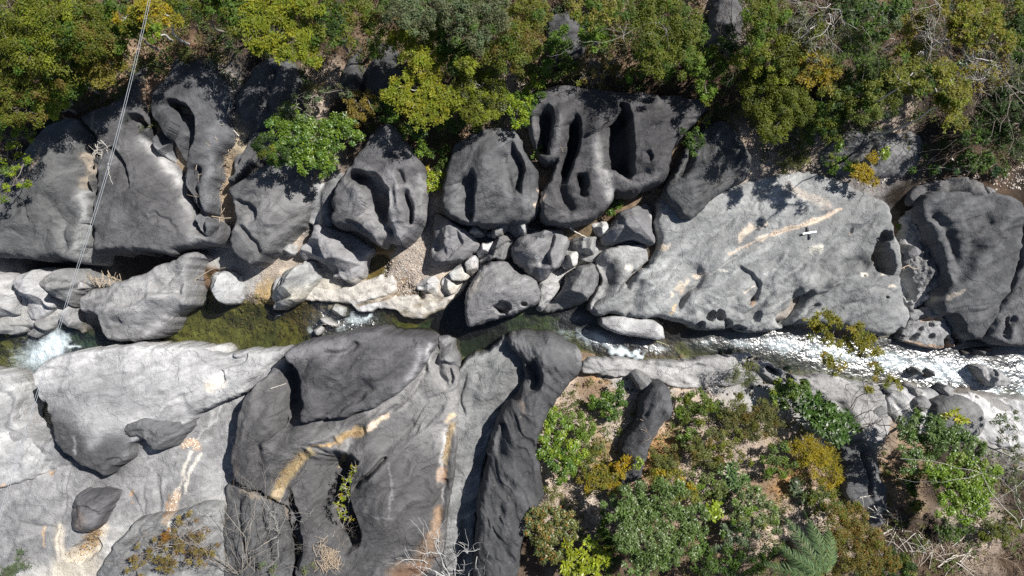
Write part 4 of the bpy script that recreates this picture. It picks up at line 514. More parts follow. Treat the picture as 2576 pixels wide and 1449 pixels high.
# turbulence / foam and painted glitter fields: x, y, rx, ry, angle, value
TURB = [(2350,930,170,50,8,1),(2600,930,120,60,0,1),(2100,890,180,36,12,1),(1930,862,110,26,6,.65),(1790,860,70,18,0,.28),(1630,872,50,18,10,.5),(1520,860,56,24,12,.6),(1400,820,40,24,0,.12),(1450,800,50,16,0,.2),(900,815,60,28,0,.9),(830,810,50,40,0,.8),(130,890,110,50,0,.9),(600,810,160,50,0,.10),(1320,820,120,40,0,.07),(1150,800,80,60,0,.05),(60,1000,60,60,0,.2)]
FOAM_GLITTER = [(2440,935,90,36,12,.62),(2340,925,110,40,8,.56),(2220,905,90,34,10,.54),(2600,930,80,60,0,.66),(2560,980,50,20,0,.55),(2470,980,40,10,10,.55),(2080,885,110,34,12,.52),(1960,865,80,30,6,.50),(1860,862,70,18,4,.40),(1770,860,50,14,0,.32),(1510,855,44,18,25,.55),(1560,882,44,12,15,.9),(1600,888,20,9,20,1.),(1480,845,60,26,15,.42),(1420,840,50,26,10,.33),(1650,875,34,18,20,.44),(900,805,44,20,0,.56),(925,800,16,11,0,.64),(785,835,16,16,0,.44),(130,872,52,36,-35,1.05),(105,888,78,44,-28,.74),(80,895,110,60,-20,.46),(185,868,22,7,-10,.8),(165,850,16,8,-10,.7),(860,820,34,30,0,.36),(2400,880,20,14,0,.6),(1450,800,30,12,0,.3),(700,790,40,14,0,.30)]  # right-hand entries: partly whitewater, partly sun glitter painted in as white
def field(x, y, L_):
    v = np.zeros(x.shape)
    for cx, cy, rx, ry, a, s in L_:
        a = math.radians(a); dx = x - cx; dy = y - cy; u = (dx * math.cos(a) + dy * math.sin(a)) / rx; w_ = (-dx * math.sin(a) + dy * math.cos(a)) / ry
        v = np.maximum(v, s * np.exp(-(u * u + w_ * w_) ** 1.0))
    return v
def water(name, x0, x1, y0, y1, z, poly, step=4, grow=30, slope=False):
    X, Y = np.meshgrid(np.arange(x0, x1, step), np.arange(y0, y1, step)); d = sdf(X, Y, np.array(poly, float)); keep = d > -grow
    t = .02 + field(X, Y, TURB); f = field(X + 8 * vnoise(X / 12, Y / 12), Y + 8 * vnoise(X / 12, Y / 12, 3), FOAM_GLITTER)
    zz = wz(X) if slope else z
    Z = zz + .05 * t * fbm(X / 26, Y / 20, 2, 3) + .03 * f
    id_ = np.full(X.shape, -1); id_[keep] = np.arange(keep.sum())
    q = np.stack([id_[:-1, :-1], id_[1:, :-1], id_[1:, 1:], id_[:-1, 1:]], -1).reshape(-1, 4); q = q[(q >= 0).all(1)]
    Xw, Yw, _ = W(X, Y, 0, z); c = np.stack([np.clip(t, 0, 1), f, f * 0], -1)
    return structure(new_mesh(name, np.stack([Xw, Yw, Z], -1)[keep], q, c[keep], M_WATER))
water('river_water', -400, 2980, 700, 1130, WZ, RIVER, 3, 22, True)
def ell(cx, cy, rx, ry): return [(cx + rx * math.cos(a), cy + ry * math.sin(a)) for a in np.linspace(0, 6.283, 24)[:-1]]
for nm, cx, cy, rx, ry, z in (('pool_water', 932, 672, 46, 42, -1.52), ('pool_water', 1025, 735, 38, 26, -1.58), ('pool_water', 505, 688, 26, 17, -1.4)):
    water(nm, cx - 60, cx + 60, cy - 60, cy + 60, z, ell(cx, cy, rx, ry), 4, 4)
# ------------------------------------------------------------------ vegetation
class MB:
    def __init__(s): s.V = []; s.F = []; s.C = []; s.n = 0
    def add(s, V, F, C_):
        s.V.append(V); s.F.append(F + s.n); s.C.append(C_); s.n += len(V)
    def build(s, name, m, parent=None, smooth=False, loc=None):
        if not s.V: return None
        V = np.concatenate(s.V)
        if loc is not None: V = V - np.array(loc)
        return new_mesh(name, V, np.concatenate(s.F), np.concatenate(s.C), m, parent, smooth)
def unit(v): return v / (np.linalg.norm(v, axis=-1, keepdims=True) + 1e-9)
def leaves(mb, P, A, N, ln, wd, col, jit=.25):
    """diamond leaves at P along A with normal N"""
    n = len(P)
    if n == 0: return
    A = unit(A); B = unit(np.cross(A, N)); ln = ln * rng.uniform(.65, 1.25, (n, 1)); wd = wd * rng.uniform(.7, 1.2, (n, 1))
    V = np.stack([P, P + A * ln * .45 + B * wd * .5, P + A * ln, P + A * ln * .45 - B * wd * .5], 1).reshape(-1, 3)
    c = col * rng.uniform(1 - jit, 1 + jit, (n, 1)); mb.add(V, np.arange(4 * n).reshape(n, 4), np.repeat(c, 4, 0))
def tube(mb, P, R_, col=(.5, .5, .5), k=5):
    P = np.array(P, float); n = len(P)
    if n < 2: return
    T = unit(np.gradient(P, axis=0)); ref = np.array([0, 0, 1.]) if abs(T[0, 2]) < .9 else np.array([1., 0, 0])
    B = unit(np.cross(T, ref)); N = np.cross(B, T); R_ = np.broadcast_to(np.array(R_, float), (n,))
    a = np.arange(k) * 2 * np.pi / k
    V = P[:, None] + R_[:, None, None] * (np.cos(a)[None, :, None] * B[:, None] + np.sin(a)[None, :, None] * N[:, None])
    i = np.arange(n - 1)[:, None] * k; j = np.arange(k)[None]; j2 = (j + 1) % k
    F = np.stack([i + j, i + j2, i + k + j2, i + k + j], -1).reshape(-1, 4)
    V = V.reshape(-1, 3); mb.add(V, F, np.tile(np.array(col), (len(V), 1)))
def curve(a, b, n=6, bend=.15, up=0.):
    a = np.array(a, float); b = np.array(b, float); t = np.linspace(0, 1, n)[:, None]; L_ = np.linalg.norm(b - a)
    off = rng.normal(0, bend * L_ * .35, 3); p = a + (b - a) * t + np.sin(t * np.pi) * (off + np.array([0, 0, up * L_]))
    p[1:-1] += rng.normal(0, bend * L_ * .06, (n - 2, 3)); return p
OLIVE=(.145,.165,.02); YG=(.215,.25,.02); LIME=(.24,.32,.022); GREEN=(.08,.145,.02); BRIGHT=(.13,.215,.022); SAGE=(.13,.18,.085); BROL=(.17,.13,.03); GOLDL=(.36,.27,.015); DKG=(.04,.075,.015); GREY=(.14,.155,.075); ORL=(.40,.16,.03); DRY=(.34,.22,.12)
KIND = {  # leaf length, width, leaves per m2, clump radius, clumps per m2, style, gloss, twig share
 'fine':   dict(l=.08, w=.038, n=1900, cr=.24, cn=14, st=0),
 'feather':dict(l=.125, w=.04, n=1150, cr=.19, cn=15, st=1),
 'broad':  dict(l=.105, w=.055, n=1150, cr=.22, cn=12, st=0, gl=1),
 'big':    dict(l=.19, w=.085, n=420, cr=.22, cn=10, st=1, gl=1),
 'medium': dict(l=.12, w=.05, n=900, cr=.22, cn=12, st=0),
 'sparse': dict(l=.10, w=.05, n=300, cr=.17, cn=7, st=0, tw=1),
 'wispy':  dict(l=.15, w=.022, n=700, cr=.24, cn=9, st=1, tw=1)}
def crown(mb, tw, cen, r, k, cols, root, flat=.55, dens=1.):
    K = KIND[k]; A_ = math.pi * r * r; nc_ = max(3, int(K['cn'] * A_ * 1.35)); 
    d = unit(rng.normal(size=(nc_, 3))); d[:, 2] = np.abs(d[:, 2]) * 1.1 - .25; d = unit(d); rad = rng.uniform(.35, 1, (nc_, 1)) ** .6
    ang = np.arctan2(d[:, 1], d[:, 0]); ph = rng.uniform(0, 6.28, 3); wob = 1 + .16 * np.sin(2 * ang + ph[0]) + .13 * np.sin(3 * ang + ph[1]) + .10 * np.sin(5 * ang + ph[2])
    cc = cen + d * rad * np.array([1, 1, flat]) * (r * wob)[:, None]
    nl = int(K['n'] * A_ * dens / nc_) + 1
    cols = [np.array(c) for c in cols]
    for q in range(nc_):
        c0 = cc[q]; cr = K['cr'] * rng.uniform(.7, 1.3) * min(1, .45 + r * .6)
        if K['st'] == 0:
            g = unit(rng.normal(size=(nl, 3))) * cr * rng.uniform(.3, 1, (nl, 1)) ** .7 * np.array([1, 1, .65]); P = c0 + g
            N = unit(g / cr + np.array([0, 0, 1.1]) + rng.normal(0, .45, (nl, 3))); A = np.cross(N, rng.normal(size=(nl, 3)))
        else:
            th = rng.uniform(0, 6.28, nl); el = rng.normal(.1, .35, nl); A = np.stack([np.cos(th) * np.cos(el), np.sin(th) * np.cos(el), np.sin(el)], -1)
            sub = c0 + rng.normal(0, cr * .55, (max(1, nl // 7), 3)) * np.array([1, 1, .6]); P = sub[rng.integers(0, len(sub), nl)] + A * cr * .12
            N = unit(np.array([0, 0, 1.]) + rng.normal(0, .3, (nl, 3)))
        base = cols[0] if rng.random() < .62 or len(cols) < 2 else cols[rng.integers(1, len(cols) - (1 if len(cols) > 3 else 0))]
        base = base * rng.uniform(.8, 1.22)
        colr = np.tile(base, (nl, 1))
        if len(cols) > 2:
            m = rng.random(nl) < .08; colr[m] = cols[-1]
        leaves(mb, P, A, N, K['l'], K['w'], colr)
        if rng.random() < (1 if K.get('tw') else .45):
            p = curve(root, c0, 6, .25, .05); f = rng.uniform(.25, .5); p = p[int(len(p) * f):] if not K.get('tw') else p
            tube(tw, p, np.linspace(.014, .005, len(p)), k=4)
            if K.get('tw'):
                for _ in range(4): tube(tw, curve(c0, c0 + rng.normal(0, cr * 1.3, 3), 4, .3), np.linspace(.006, .003, 4), k=3)
    return cc
def plant(label, cat, name, k, lobes, h, cols, trunk=None, bark=None, flat=.55, dens=1., group=None, tr=.06, zg=None):
    """lobes: picture x, y, radius (drawing units); h crown centre height above ground in m"""
    L_ = [(l + (0,))[:4] for l in lobes]; mx = np.mean([l[0] for l in L_]); my = np.mean([l[1] for l in L_])
    z0 = gz_at(mx, my) if zg is None else zg
    tz = rock_z(mx, my) if zg is None else zg
    z0 = min(tz, z0 + 3)
    if trunk is None: bx, by, _ = W(mx, my, 0, z0 + h)      # stem straight under the crown
    else: bx, by, _ = W(trunk[0], trunk[1], 0, z0); z0 = rock_z(*trunk)
    base = np.array([bx, by, z0 - .08]); root = bpy.data.objects.new(name, None); C.objects.link(root); root.location = base; root.empty_display_size = .2
    tag(root, label, cat, group)
    mb = MB(); tw = MB(); top = np.array([bx, by, z0 + h * .42]) + (rng.normal(0, .08, 3) if h > 1 else 0)
    if len(L_) == 1 and h < 1: top = np.array([bx, by, z0 + h * .3])
    tube(tw, curve(base, top, 6, .12), np.linspace(tr, tr * .7, 6), k=7)
    nodes = [top]; L_.sort(key=lambda l: (l[0] - mx) ** 2 + (l[1] - my) ** 2)
    for x, y, r, dz in L_:
        zc = z0 + h + dz + rng.uniform(-.12, .12) * h; cx, cy, _ = W(x, y, 0, zc); c = np.array([cx, cy, zc - .1]); rr = r * (1.1 if group and 'top' in group else 1.03) / U * (CAMH - zc) / CAMH
        s0 = min(nodes, key=lambda q: np.linalg.norm(q - c) + .35 * np.linalg.norm(q - top)); nodes.append(c)
        tube(tw, curve(s0, c, 7, .2, -.05), np.linspace(tr * (.65 if s0 is top else .4), tr * .22, 7), k=6)
        crown(mb, tw, c, rr, k, cols, c - np.array([0, 0, rr * .45]) if len(L_) > 1 or h > 1 else top, flat, dens)
    tw.build('trunk', bark or M_BARK, root, True, base); mb.build('crown', M_GLEAF if KIND[k].get('gl') else M_LEAF, root, False, base)
    return root
T = plant
G1 = 'trees along the top of the gorge'; G2 = 'trees and bushes on the lower right bank'
T('wide olive green tree filling the top left corner','tree','tree','fine',[(30,40,80),(110,50,75),(60,110,70)],3.2,[OLIVE,GREEN,YG],group=G1)
T('olive tree right of the corner tree, with brownish twigs showing','tree','tree','fine',[(195,30,70),(230,85,60),(170,95,60)],3.0,[OLIVE,BROL,GREEN],group=G1)
T('olive tree at the left edge above the bright lime bush','tree','tree','fine',[(25,190,75),(90,180,70),(45,260,60)],2.8,[OLIVE,GREEN,BROL],group=G1)
T('mixed green tree between the lime bush and the feathery tree beside the cable','tree','tree','fine',[(165,170,60),(150,215,45)],2.2,[GREEN,OLIVE,BRIGHT],group=G1)
T('small bluish sage bush under the olive trees, upper left','bush','bush','fine',[(190,178,26),(182,205,18)],1.4,[SAGE,(.1,.16,.1)],group=G1)
T('yellowish feathery tree left of the cable','tree','tree','feather',[(245,135,42),(280,150,40),(240,180,34),(295,120,26)],2.6,[(.21,.19,.035),OLIVE,BROL],group=G1)
T('brightest lime bush at the upper left, low beside the dark rock','bush','bush','broad',[(110,255,26),(145,250,28),(130,275,20),(158,268,14)],1.3,[(.34,.42,.02),LIME],group=G1)
T('green tree behind the cable with fresh green patches','tree','tree','medium',[(300,40,52),(290,90,38),(335,60,36)],2.4,[GREEN,BRIGHT,OLIVE],group=G1)
T('yellow-green tree with pale bare limbs, right of the cable at the top','tree','tree','feather',[(385,25,40),(355,20,26),(430,40,24),(310,45,22)],3.0,[(.26,.24,.03),OLIVE,GOLDL],bark=M_PALEBARK,group=G1)
T('fresh green bush with pale trunk, just right of the cable','bush','bush','medium',[(385,80,22),(368,60,18),(400,62,14)],1.4,[BRIGHT,LIME],bark=M_PALEBARK,group=G1)
T('sparse twiggy tree with lime leaf tufts at the left edge','tree','tree','sparse',[(15,350,36),(50,345,26),(15,400,38),(55,410,24),(30,455,32),(5,490,22),(75,330,14)],1.6,[LIME,BRIGHT],bark=M_BARK,group=G1)
T('dark olive tree at the top between two yellow-green trees','tree','tree','fine',[(460,20,45),(500,-10,45)],2.8,[OLIVE,DKG,GREEN],group=G1)
T('green tree top left of the largest yellow-green tree','tree','tree','medium',[(570,20,42),(600,55,32),(550,-10,40)],2.6,[GREEN,BRIGHT,OLIVE],group=G1)
T('largest yellow-green feathery tree, its lobes hanging toward the shaded rock','tree','tree','feather',[(655,30,44),(700,15,44),(745,25,40),(640,75,34),(685,80,42),(735,105,40),(770,95,34),(700,120,34),(765,135,28),(790,150,18),(640,110,22),(770,10,30)],3.0,[YG,(.18,.24,.025),(.26,.26,.02)],flat=.4,group=G1)
T('dark green tree right of the largest yellow-green tree','tree','tree','medium',[(830,40,44),(860,85,34),(815,85,28)],2.4,[DKG,GREEN,OLIVE],group=G1)
T('mixed olive tree above the black ridge rock','tree','tree','fine',[(900,25,50),(945,55,34)],2.4,[OLIVE,BROL,GREEN],group=G1)
T('grey-green tree above the tall yellow-green feathery tree','tree','tree','fine',[(1000,20,44),(1035,45,42),(1075,20,44)],2.8,[GREY,GREEN,SAGE],group=G1)
T('tall feathery yellow-green tree with two main lobes above the cowl-shaped rock','tree','tree','feather',[(1015,95,32),(1055,105,36),(1085,140,34),(1045,150,32),(1080,180,34),(1010,215,34),(980,225,22),(1060,230,36),(1100,240,42),(1130,260,30),(1080,280,32),(1035,270,28),(1050,300,16)],2.5,[YG,(.20,.25,.02),(.27,.26,.02)],trunk=(1085,215),bark=M_PALEBARK,flat=.4,group=G1)
T('grey-green tree with pale twigs at the top, centre left','tree','tree','fine',[(1150,30,52),(1200,20,50),(1180,75,48),(1240,30,44)],2.8,[GREY,GREEN,SAGE],bark=M_PALEBARK,group=G1)
T('mid green tree hugging the right side of the tall feathery tree','tree','tree','medium',[(1140,110,44),(1165,145,36),(1130,150,28)],2.2,[GREEN,(.1,.16,.04),OLIVE],group=G1)
T('light olive tree with bare pale branches, right of the tall feathery tree','tree','tree','fine',[(1180,190,42),(1215,220,48),(1170,245,40),(1240,260,40),(1200,280,34)],2.2,[OLIVE,GREY,YG],bark=M_PALEBARK,group=G1)
T('olive tree above the light olive one, left of the dark forest gap','tree','tree','fine',[(1240,110,52),(1290,90,46),(1280,150,46),(1320,20,44)],2.6,[OLIVE,GREEN,BROL],group=G1)
T('small yellow-green feathery sprig beside a bare dark trunk','bush','bush','feather',[(1170,150+5,22),(1185,165,16)],3.2,[YG,OLIVE],group=G1)
T('fresh lime bush overhanging the left of the grooved rock','bush','bush','medium',[(1285,245,28),(1320,255,26),(1300,285,30),(1325,300,16),(1350,215,22),(1335,235,18)],1.5,[LIME,BRIGHT,GREEN],group=G1)
T('big glossy green tree between the grey cleft rock and the cowl-shaped rock','tree','tree','broad',[(735,300,36),(770,330,38),(810,335,36),(850,320,34),(885,330,24),(745,355,40),(790,375,42),(820,395,34),(700,320,26),(770,405,30),(815,420,22),(870,345,26),(715,375,30)],2.0,[BRIGHT,GREEN,(.10,.19,.03),LIME],trunk=(772,440),bark=M_DARKBARK,group=G1)
T('dark fine-leaved branch on the left of the big glossy green tree','bush','bush','fine',[(665,370,28),(695,385,26),(650,360,16),(710,395,20)],1.9,[DKG,OLIVE,GREEN],group=G1)
T('grey twiggy shrub above the big glossy green tree','bush','bush','sparse',[(740,265,26),(720,280,22),(775,290,20),(800,235,26),(860,225,26),(780,245,20)],1.2,[GREY,SAGE],group=G1)
T('yellow-brown sparse bush in the dark between the glossy tree and the feathery tree','bush','bush','feather',[(895,250,20),(885,285,20),(925,250,18),(905,300,16),(935,275,16),(880,262,12)],1.2,[(.24,.18,.03),BROL],dens=.6,group=G1)
T('dark green shrub at the foot of the tall feathery tree','bush','bush','medium',[(960,265,22),(975,290,20),(1000,280,18)],1.3,[GREEN,DKG,BRIGHT],group=G1)
T('fresh green shrub at the top of the leafy crack','bush','bush','broad',[(1012,318,16),(1018,335,14),(1060,350,20),(1045,330,16)],.7,[BRIGHT,LIME,GREEN],group=G1)
T('green bush in the crack between the cowl-shaped rock and the pyramidal rock','bush','bush','broad',[(1070,375,20),(1085,390,18),(1062,360,14)],.8,[BRIGHT,GREEN,LIME])
T('olive shrub in the crack, against the pyramidal rock','bush','bush','medium',[(1115,385,18),(1125,400,16),(1105,410,14),(1110,375,12)],.7,[(.1,.15,.03),GREEN])
T('lowest lime bush in the crack beside the cowl-shaped rock','bush','bush','broad',[(1080,430,16),(1092,450,16),(1078,460,12),(1098,470,12),(1072,475,9),(1105,430,11)],.6,[LIME,BRIGHT,(.35,.3,.03)])
T('dim green shrubs below the light olive tree','bush','bush','medium',[(1150,300,26),(1120,310,22),(1190,310,22)],.9,[GREEN,DKG,OLIVE],dens=.7)
T('dark green bush in the forest gap, upper centre','bush','bush','medium',[(1405,115,28),(1420,90,24),(1385,120,18),(1380,170,18)],1.2,[GREEN,BRIGHT],group=G1)
T('golden olive tree at the top edge, right of the forest gap','tree','tree','medium',[(1475,20,34),(1510,10,36),(1540,30,30),(1500,50,26)],3.0,[(.22,.2,.04),OLIVE,GREEN],group=G1)
T('fresh green tree below the golden olive tree','tree','tree','medium',[(1480,75,28),(1510,75,24),(1485,100,22),(1525,90,20)],2.0,[BRIGHT,OLIVE,GREEN],group=G1)
T('brownish dry shrub thicket above the grooved rock','bush','bush','sparse',[(1490,150,36),(1545,150,34),(1520,185,34),(1470,190,26),(1560,190,24),(1575,120,26),(1560,60,24)],1.0,[BROL,(.2,.16,.06),OLIVE])
T('light green shrub row left above the grooved rock','bush','bush','medium',[(1340,160,24),(1370,175,22),(1420,150,24),(1440,175,20),(1310,140,22),(1355,120,18),(1390,185,14)],.9,[(.14,.19,.04),BRIGHT,OLIVE])
T('broad olive tree at the top, directly above the grooved rock','tree','tree','fine',[(1620,20,50),(1670,40,52),(1630,90,50),(1690,100,48),(1650,140,44),(1720,60,40)],2.6,[OLIVE,(.11,.13,.02),GREEN],group=G1)
T('green shrub below the broad olive tree','bush','bush','medium',[(1620,150,30),(1670,165,32),(1600,180,22),(1650,185,22)],1.3,[GREEN,OLIVE,BRIGHT],group=G1)
T('bright green tree hanging its tip over the dappled dark rock','tree','tree','medium',[(1770,130,32),(1795,160,34),(1760,175,30),(1815,185,26),(1775,205,28),(1780,235,18),(1750,145,24)],2.2,[BRIGHT,(.12,.18,.03),OLIVE],group=G1)
T('dark green shrub under the bare branches at the top, right of centre','bush','bush','medium',[(1830,100,24),(1845,125,18)],1.1,[GREEN,DKG],group=G1)
T('olive tree at the top edge right of the bare tree','tree','tree','fine',[(1910,20,44),(1925,70,38),(1960,10,40),(1900,110,26)],2.8,[OLIVE,GREEN,BRIGHT],group=G1)
T('densest dark olive tree, a rounded mass right of the dappled rock','tree','tree','fine',[(1910,220,44),(1960,215,44),(1995,240,40),(1920,270,46),(1975,285,44),(2010,280,34),(1950,320,38),(1900,190,30)],2.4,[(.12,.14,.012),OLIVE,(.08,.11,.012)],dens=1.25,group=G1)
T('grey twiggy tree at the top, right of centre','tree','tree','sparse',[(2000,50,44),(2040,70,40),(2080,50,36),(2060,110,34),(2010,100,34)],2.6,[GREY,OLIVE],bark=M_PALEBARK,dens=1.4,group=G1)
T('ochre yellow tree below the grey twiggy tree','tree','tree','feather',[(2020,160,34),(2060,150,30),(2050,195,34),(2085,175,24),(2000,130,20)],2.2,[(.27,.21,.03),OLIVE,GOLDL],group=G1)
T('fresh olive tree in the middle of the upper right wood','tree','tree','wispy',[(2130,130,42),(2175,120,40),(2150,95,34),(2195,150,34)],2.0,[(.13,.19,.04),BRIGHT,GREEN],group=G1)
T('dark olive tree with thin pale twigs left of the shaded grey rock','tree','tree','medium',[(2110,220,40),(2150,240,36),(2190,210,36),(2080,255,32),(2200,250,24)],1.8,[OLIVE,DKG,GREEN],group=G1)
T('leafy dark tree at the top edge of the upper right wood','tree','tree','medium',[(2180,30,42),(2220,60,40),(2140,10,40),(2260,20,36)],2.4,[GREEN,DKG,SAGE],bark=M_PALEBARK,group=G1)
T('golden wispy tree behind the bare pale branches, upper right','tree','tree','feather',[(2260,60,26),(2300,80,28),(2280,120,28),(2320,130,24),(2330,50,24)],2.4,[(.22,.19,.03),OLIVE],dens=.75,bark=M_PALEBARK,group=G1)
T('yellow-olive tree at the top, near the right corner','tree','tree','feather',[(2400,20,42),(2440,40,40),(2480,30,36),(2460,75,34),(2500,70,30),(2530,100,26),(2420,75,30)],3.0,[(.22,.2,.025),OLIVE,YG],bark=M_PALEBARK,group=G1)
T('olive feathery tree above the golden bush, upper right','tree','tree','feather',[(2310,180,28),(2350,190,30),(2280,160,24),(2290,210,26),(2330,230,26),(2370,245,22),(2260,190,20)],5.0,[(.17,.18,.025),YG,GREEN],bark=M_PALEBARK,group=G1)
T('drooping yellow-olive tree whose tip hangs below the upper right wood','tree','tree','feather',[(2380,170,26),(2400,210,28),(2420,240,26),(2390,255,24),(2410,280,20),(2400,310,18),(2425,305,14)],5.0,[(.2,.19,.025),OLIVE,YG],bark=M_PALEBARK,group=G1)
T('bare pale-branched tree with few yellow leaves in the upper right','tree','tree','sparse',[(2450,140,50),(2500,150,44),(2480,195,44),(2540,180,40),(2430,190,30)],3.0,[(.26,.2,.03),OLIVE],bark=M_PALEBARK,dens=.5,group=G1)
T('dark green tree in the top right corner','tree','tree','medium',[(2570,30,40),(2560,90,34),(2585,140,36)],2.4,[DKG,OLIVE,GREEN],group=G1)
T('dim green tree at the right edge over dark ground','tree','tree','medium',[(2550,230,42),(2580,290,40),(2510,260,34),(2560,350,30)],1.8,[DKG,(.06,.1,.03)],dens=.7,group=G1)
T('teal green shrub among pale branches, upper right','bush','bush','broad',[(2430,150,16),(2445,175,14),(2420,160,10),(2440,200,12)],1.5,[(.05,.16,.06),SAGE])
T('orange-gold bush at the upper edge of the great pale slab','bush','bush','feather',[(2170,430,18),(2195,440,16),(2155,440,12),(2195,400,14),(2180,455,12),(2205,455,10)],.9,[GOLDL,(.3,.22,.02)])
T('small fresh green sapling left above the orange-gold bush','sapling','sapling','broad',[(2118,360,13),(2112,372,8)],.7,[BRIGHT,LIME],tr=.02)
T('small fresh green sapling right above the orange-gold bush','sapling','sapling','broad',[(2230,378,10),(2242,385,11),(2222,392,9)],.7,[BRIGHT,LIME],tr=.02)
T('dark grassy bush at the left edge of the upper right gravel patch','bush','bush','wispy',[(1990,400,28),(2015,385,24),(1970,415,20)],.5,[(.09,.1,.03),OLIVE])
T('low green scrub left of the orange-gold bush','bush','bush','medium',[(2100,405,20),(2130,410,20),(2090,425,14),(2150,420,14)],.4,[GREEN,OLIVE,BRIGHT],dens=.8)
T('low green scrub right of the orange-gold bush','bush','bush','medium',[(2430,400,26),(2480,395,24),(2460,420,22),(2520,420,22),(2400,425,18),(2350,420,18),(2290,430,16)],.4,[GREEN,(.05,.12,.05),DKG],dens=.7)
T('dark shrub in the gap between the grooved rock and the shaded dark rock','bush','bush','medium',[(1740,345,20),(1748,370,18),(1755,330,12),(1765,350,12)],.9,[DKG,GREEN])
T('tiny yellow sprig at the right of the grooved rock','bush','bush','sparse',[(1775,295,12),(1768,305,9),(1790,285,8)],.6,[LIME,GOLDL])
T('small bright green sprout in the left groove of the grooved rock','bush','bush','broad',[(1352,365,11),(1358,385,12),(1350,395,8)],.8,[BRIGHT,LIME],tr=.015)
T('small dense green shrub beside the angular grey block','bush','bush','broad',[(1548,498,14),(1545,518,14),(1538,532,10)],.5,[GREEN,BRIGHT])
T('low mossy grass tufts along the wet seam right of the green shrub','grass tuft','grass_tuft','wispy',[(1575,492,12),(1600,490,10),(1625,488,9),(1570,505,8)],.12,[(.16,.15,.03),OLIVE],tr=.01)
# lower bank
T('bright green bush at the edge of the tall black ridge, upper one','bush','bush','broad',[(1380,1035,20),(1395,1055,22),(1405,1080,24),(1385,1070,18)],1.0,[(.15,.25,.03),BRIGHT,LIME],group=G2)
T('bright green bush at the edge of the tall black ridge, lower one','bush','bush','broad',[(1365,1110,20),(1390,1115,26),(1420,1130,30),(1400,1160,30),(1440,1145,28),(1430,1180,24),(1370,1140,20),(1410,1205,18)],1.2,[BRIGHT,(.09,.18,.03),LIME],group=G2)
T('fine-leaved light green bush right of the bright bushes','bush','bush','fine',[(1450,1065,24),(1475,1085,24),(1460,1105,20),(1435,1060,16)],.9,[(.16,.23,.04),BRIGHT],group=G2)
T('dark green bush left of the dry brush heap','bush','bush','broad',[(1510,1010,26),(1545,1015,28),(1530,1035,24),(1560,1000,20),(1545,1060,16),(1570,975,16)],.8,[GREEN,(.05,.11,.02),BRIGHT],group=G2)
T('yellow-brown bush left of the lower end of the rock finger','bush','bush','feather',[(1505,1205,26),(1535,1210,28),(1490,1225,22),(1550,1190,22),(1520,1180,20),(1540,1235,18),(1470,1205,16)],.7,[(.2,.18,.03),OLIVE,GOLDL],dens=.8,group=G2)
T('rust-gold sprig at the lower end of the rock finger','bush','bush','feather',[(1572,1165,14),(1555,1175,10),(1580,1152,10)],.8,[(.34,.22,.015),GOLDL],group=G2)
T('small leafy green sprout on the rock finger','sapling','sapling','broad',[(1608,1165,10),(1606,1175,7)],.5,[LIME,BRIGHT],tr=.012,group=G2)
T('olive bush beside the black ridge, above the orange-flecked tree','bush','bush','wispy',[(1375,1255,22),(1395,1240,16),(1350,1265,14),(1395,1225,12)],.8,[OLIVE,(.16,.17,.04)],group=G2)
T('olive tree with orange-tinted leaves beside the black ridge','tree','tree','broad',[(1350,1310,26),(1385,1305,30),(1420,1310,28),(1360,1345,32),(1400,1350,32),(1440,1330,24),(1380,1385,30),(1340,1345,20),(1425,1380,20),(1375,1410,20)],1.7,[(.16,.18,.05),(.12,.15,.04),(.2,.18,.05),ORL],group=G2)
T('round bright lime-yellow bush at the bottom edge','bush','bush','big',[(1460,1380,28),(1490,1400,32),(1450,1415,30),(1485,1435,28),(1515,1420,20),(1430,1440,20)],1.4,[(.28,.32,.02),LIME],group=G2)
T('biggest sage green tree at the bottom centre-right, wide rounded crown','tree','tree','broad',[(1600,1250,40),(1650,1245,42),(1700,1270,44),(1740,1300,38),(1590,1300,42),(1640,1310,46),(1690,1330,46),(1580,1350,36),(1620,1380,40),(1670,1390,42),(1720,1370,36),(1560,1290,28),(1540,1270,20),(1600,1420,34),(1650,1435,32),(1760,1340,24)],2.6,[(.13,.20,.05),(.16,.22,.08),(.10,.16,.035)],flat=.45,group=G2)
T('yellowish leafy bush above the biggest sage green tree','bush','bush','medium',[(1670,1205,24),(1700,1200,22),(1730,1225,24),(1745,1250,20),(1660,1225,20),(1710,1240,24)],1.5,[(.2,.2,.04),OLIVE,GOLDL],group=G2)
T('small lime bush right of the biggest sage green tree','bush','bush','big',[(1795,1275,18),(1805,1290,16),(1790,1295,12)],.9,[LIME,(.28,.3,.03)],group=G2)
T('olive-green scrub patch right of the rock finger head','bush','bush','medium',[(1735,1020,24),(1765,1010,28),(1795,1015,26),(1720,1045,20),(1760,1045,26),(1710,1020,16),(1725,1000,14)],.7,[(.11,.15,.03),OLIVE,BRIGHT],dens=.85,group=G2)
T('small fresh green clump below the olive-green scrub patch','bush','bush','broad',[(1728,1095,16),(1715,1105,12),(1742,1085,12),(1728,1115,10)],.5,[BRIGHT,(.16,.24,.04)],group=G2)
T('brown-olive thicket in the middle of the lower right bank','bush','bush','fine',[(1850,1025,32),(1890,1040,34),(1920,1030,28),(1870,1070,34),(1830,1060,26),(1910,1080,26),(1950,1050,28),(1940,1085,20)],.9,[(.14,.15,.05),OLIVE,BROL],dens=.75,group=G2)
T('thin yellowish shrub below the brown-olive thicket','bush','bush','sparse',[(1820,1115,28),(1850,1130,26),(1810,1140,22),(1875,1160,20),(1860,1100,20)],.8,[(.2,.2,.05),OLIVE],dens=1.3,group=G2)
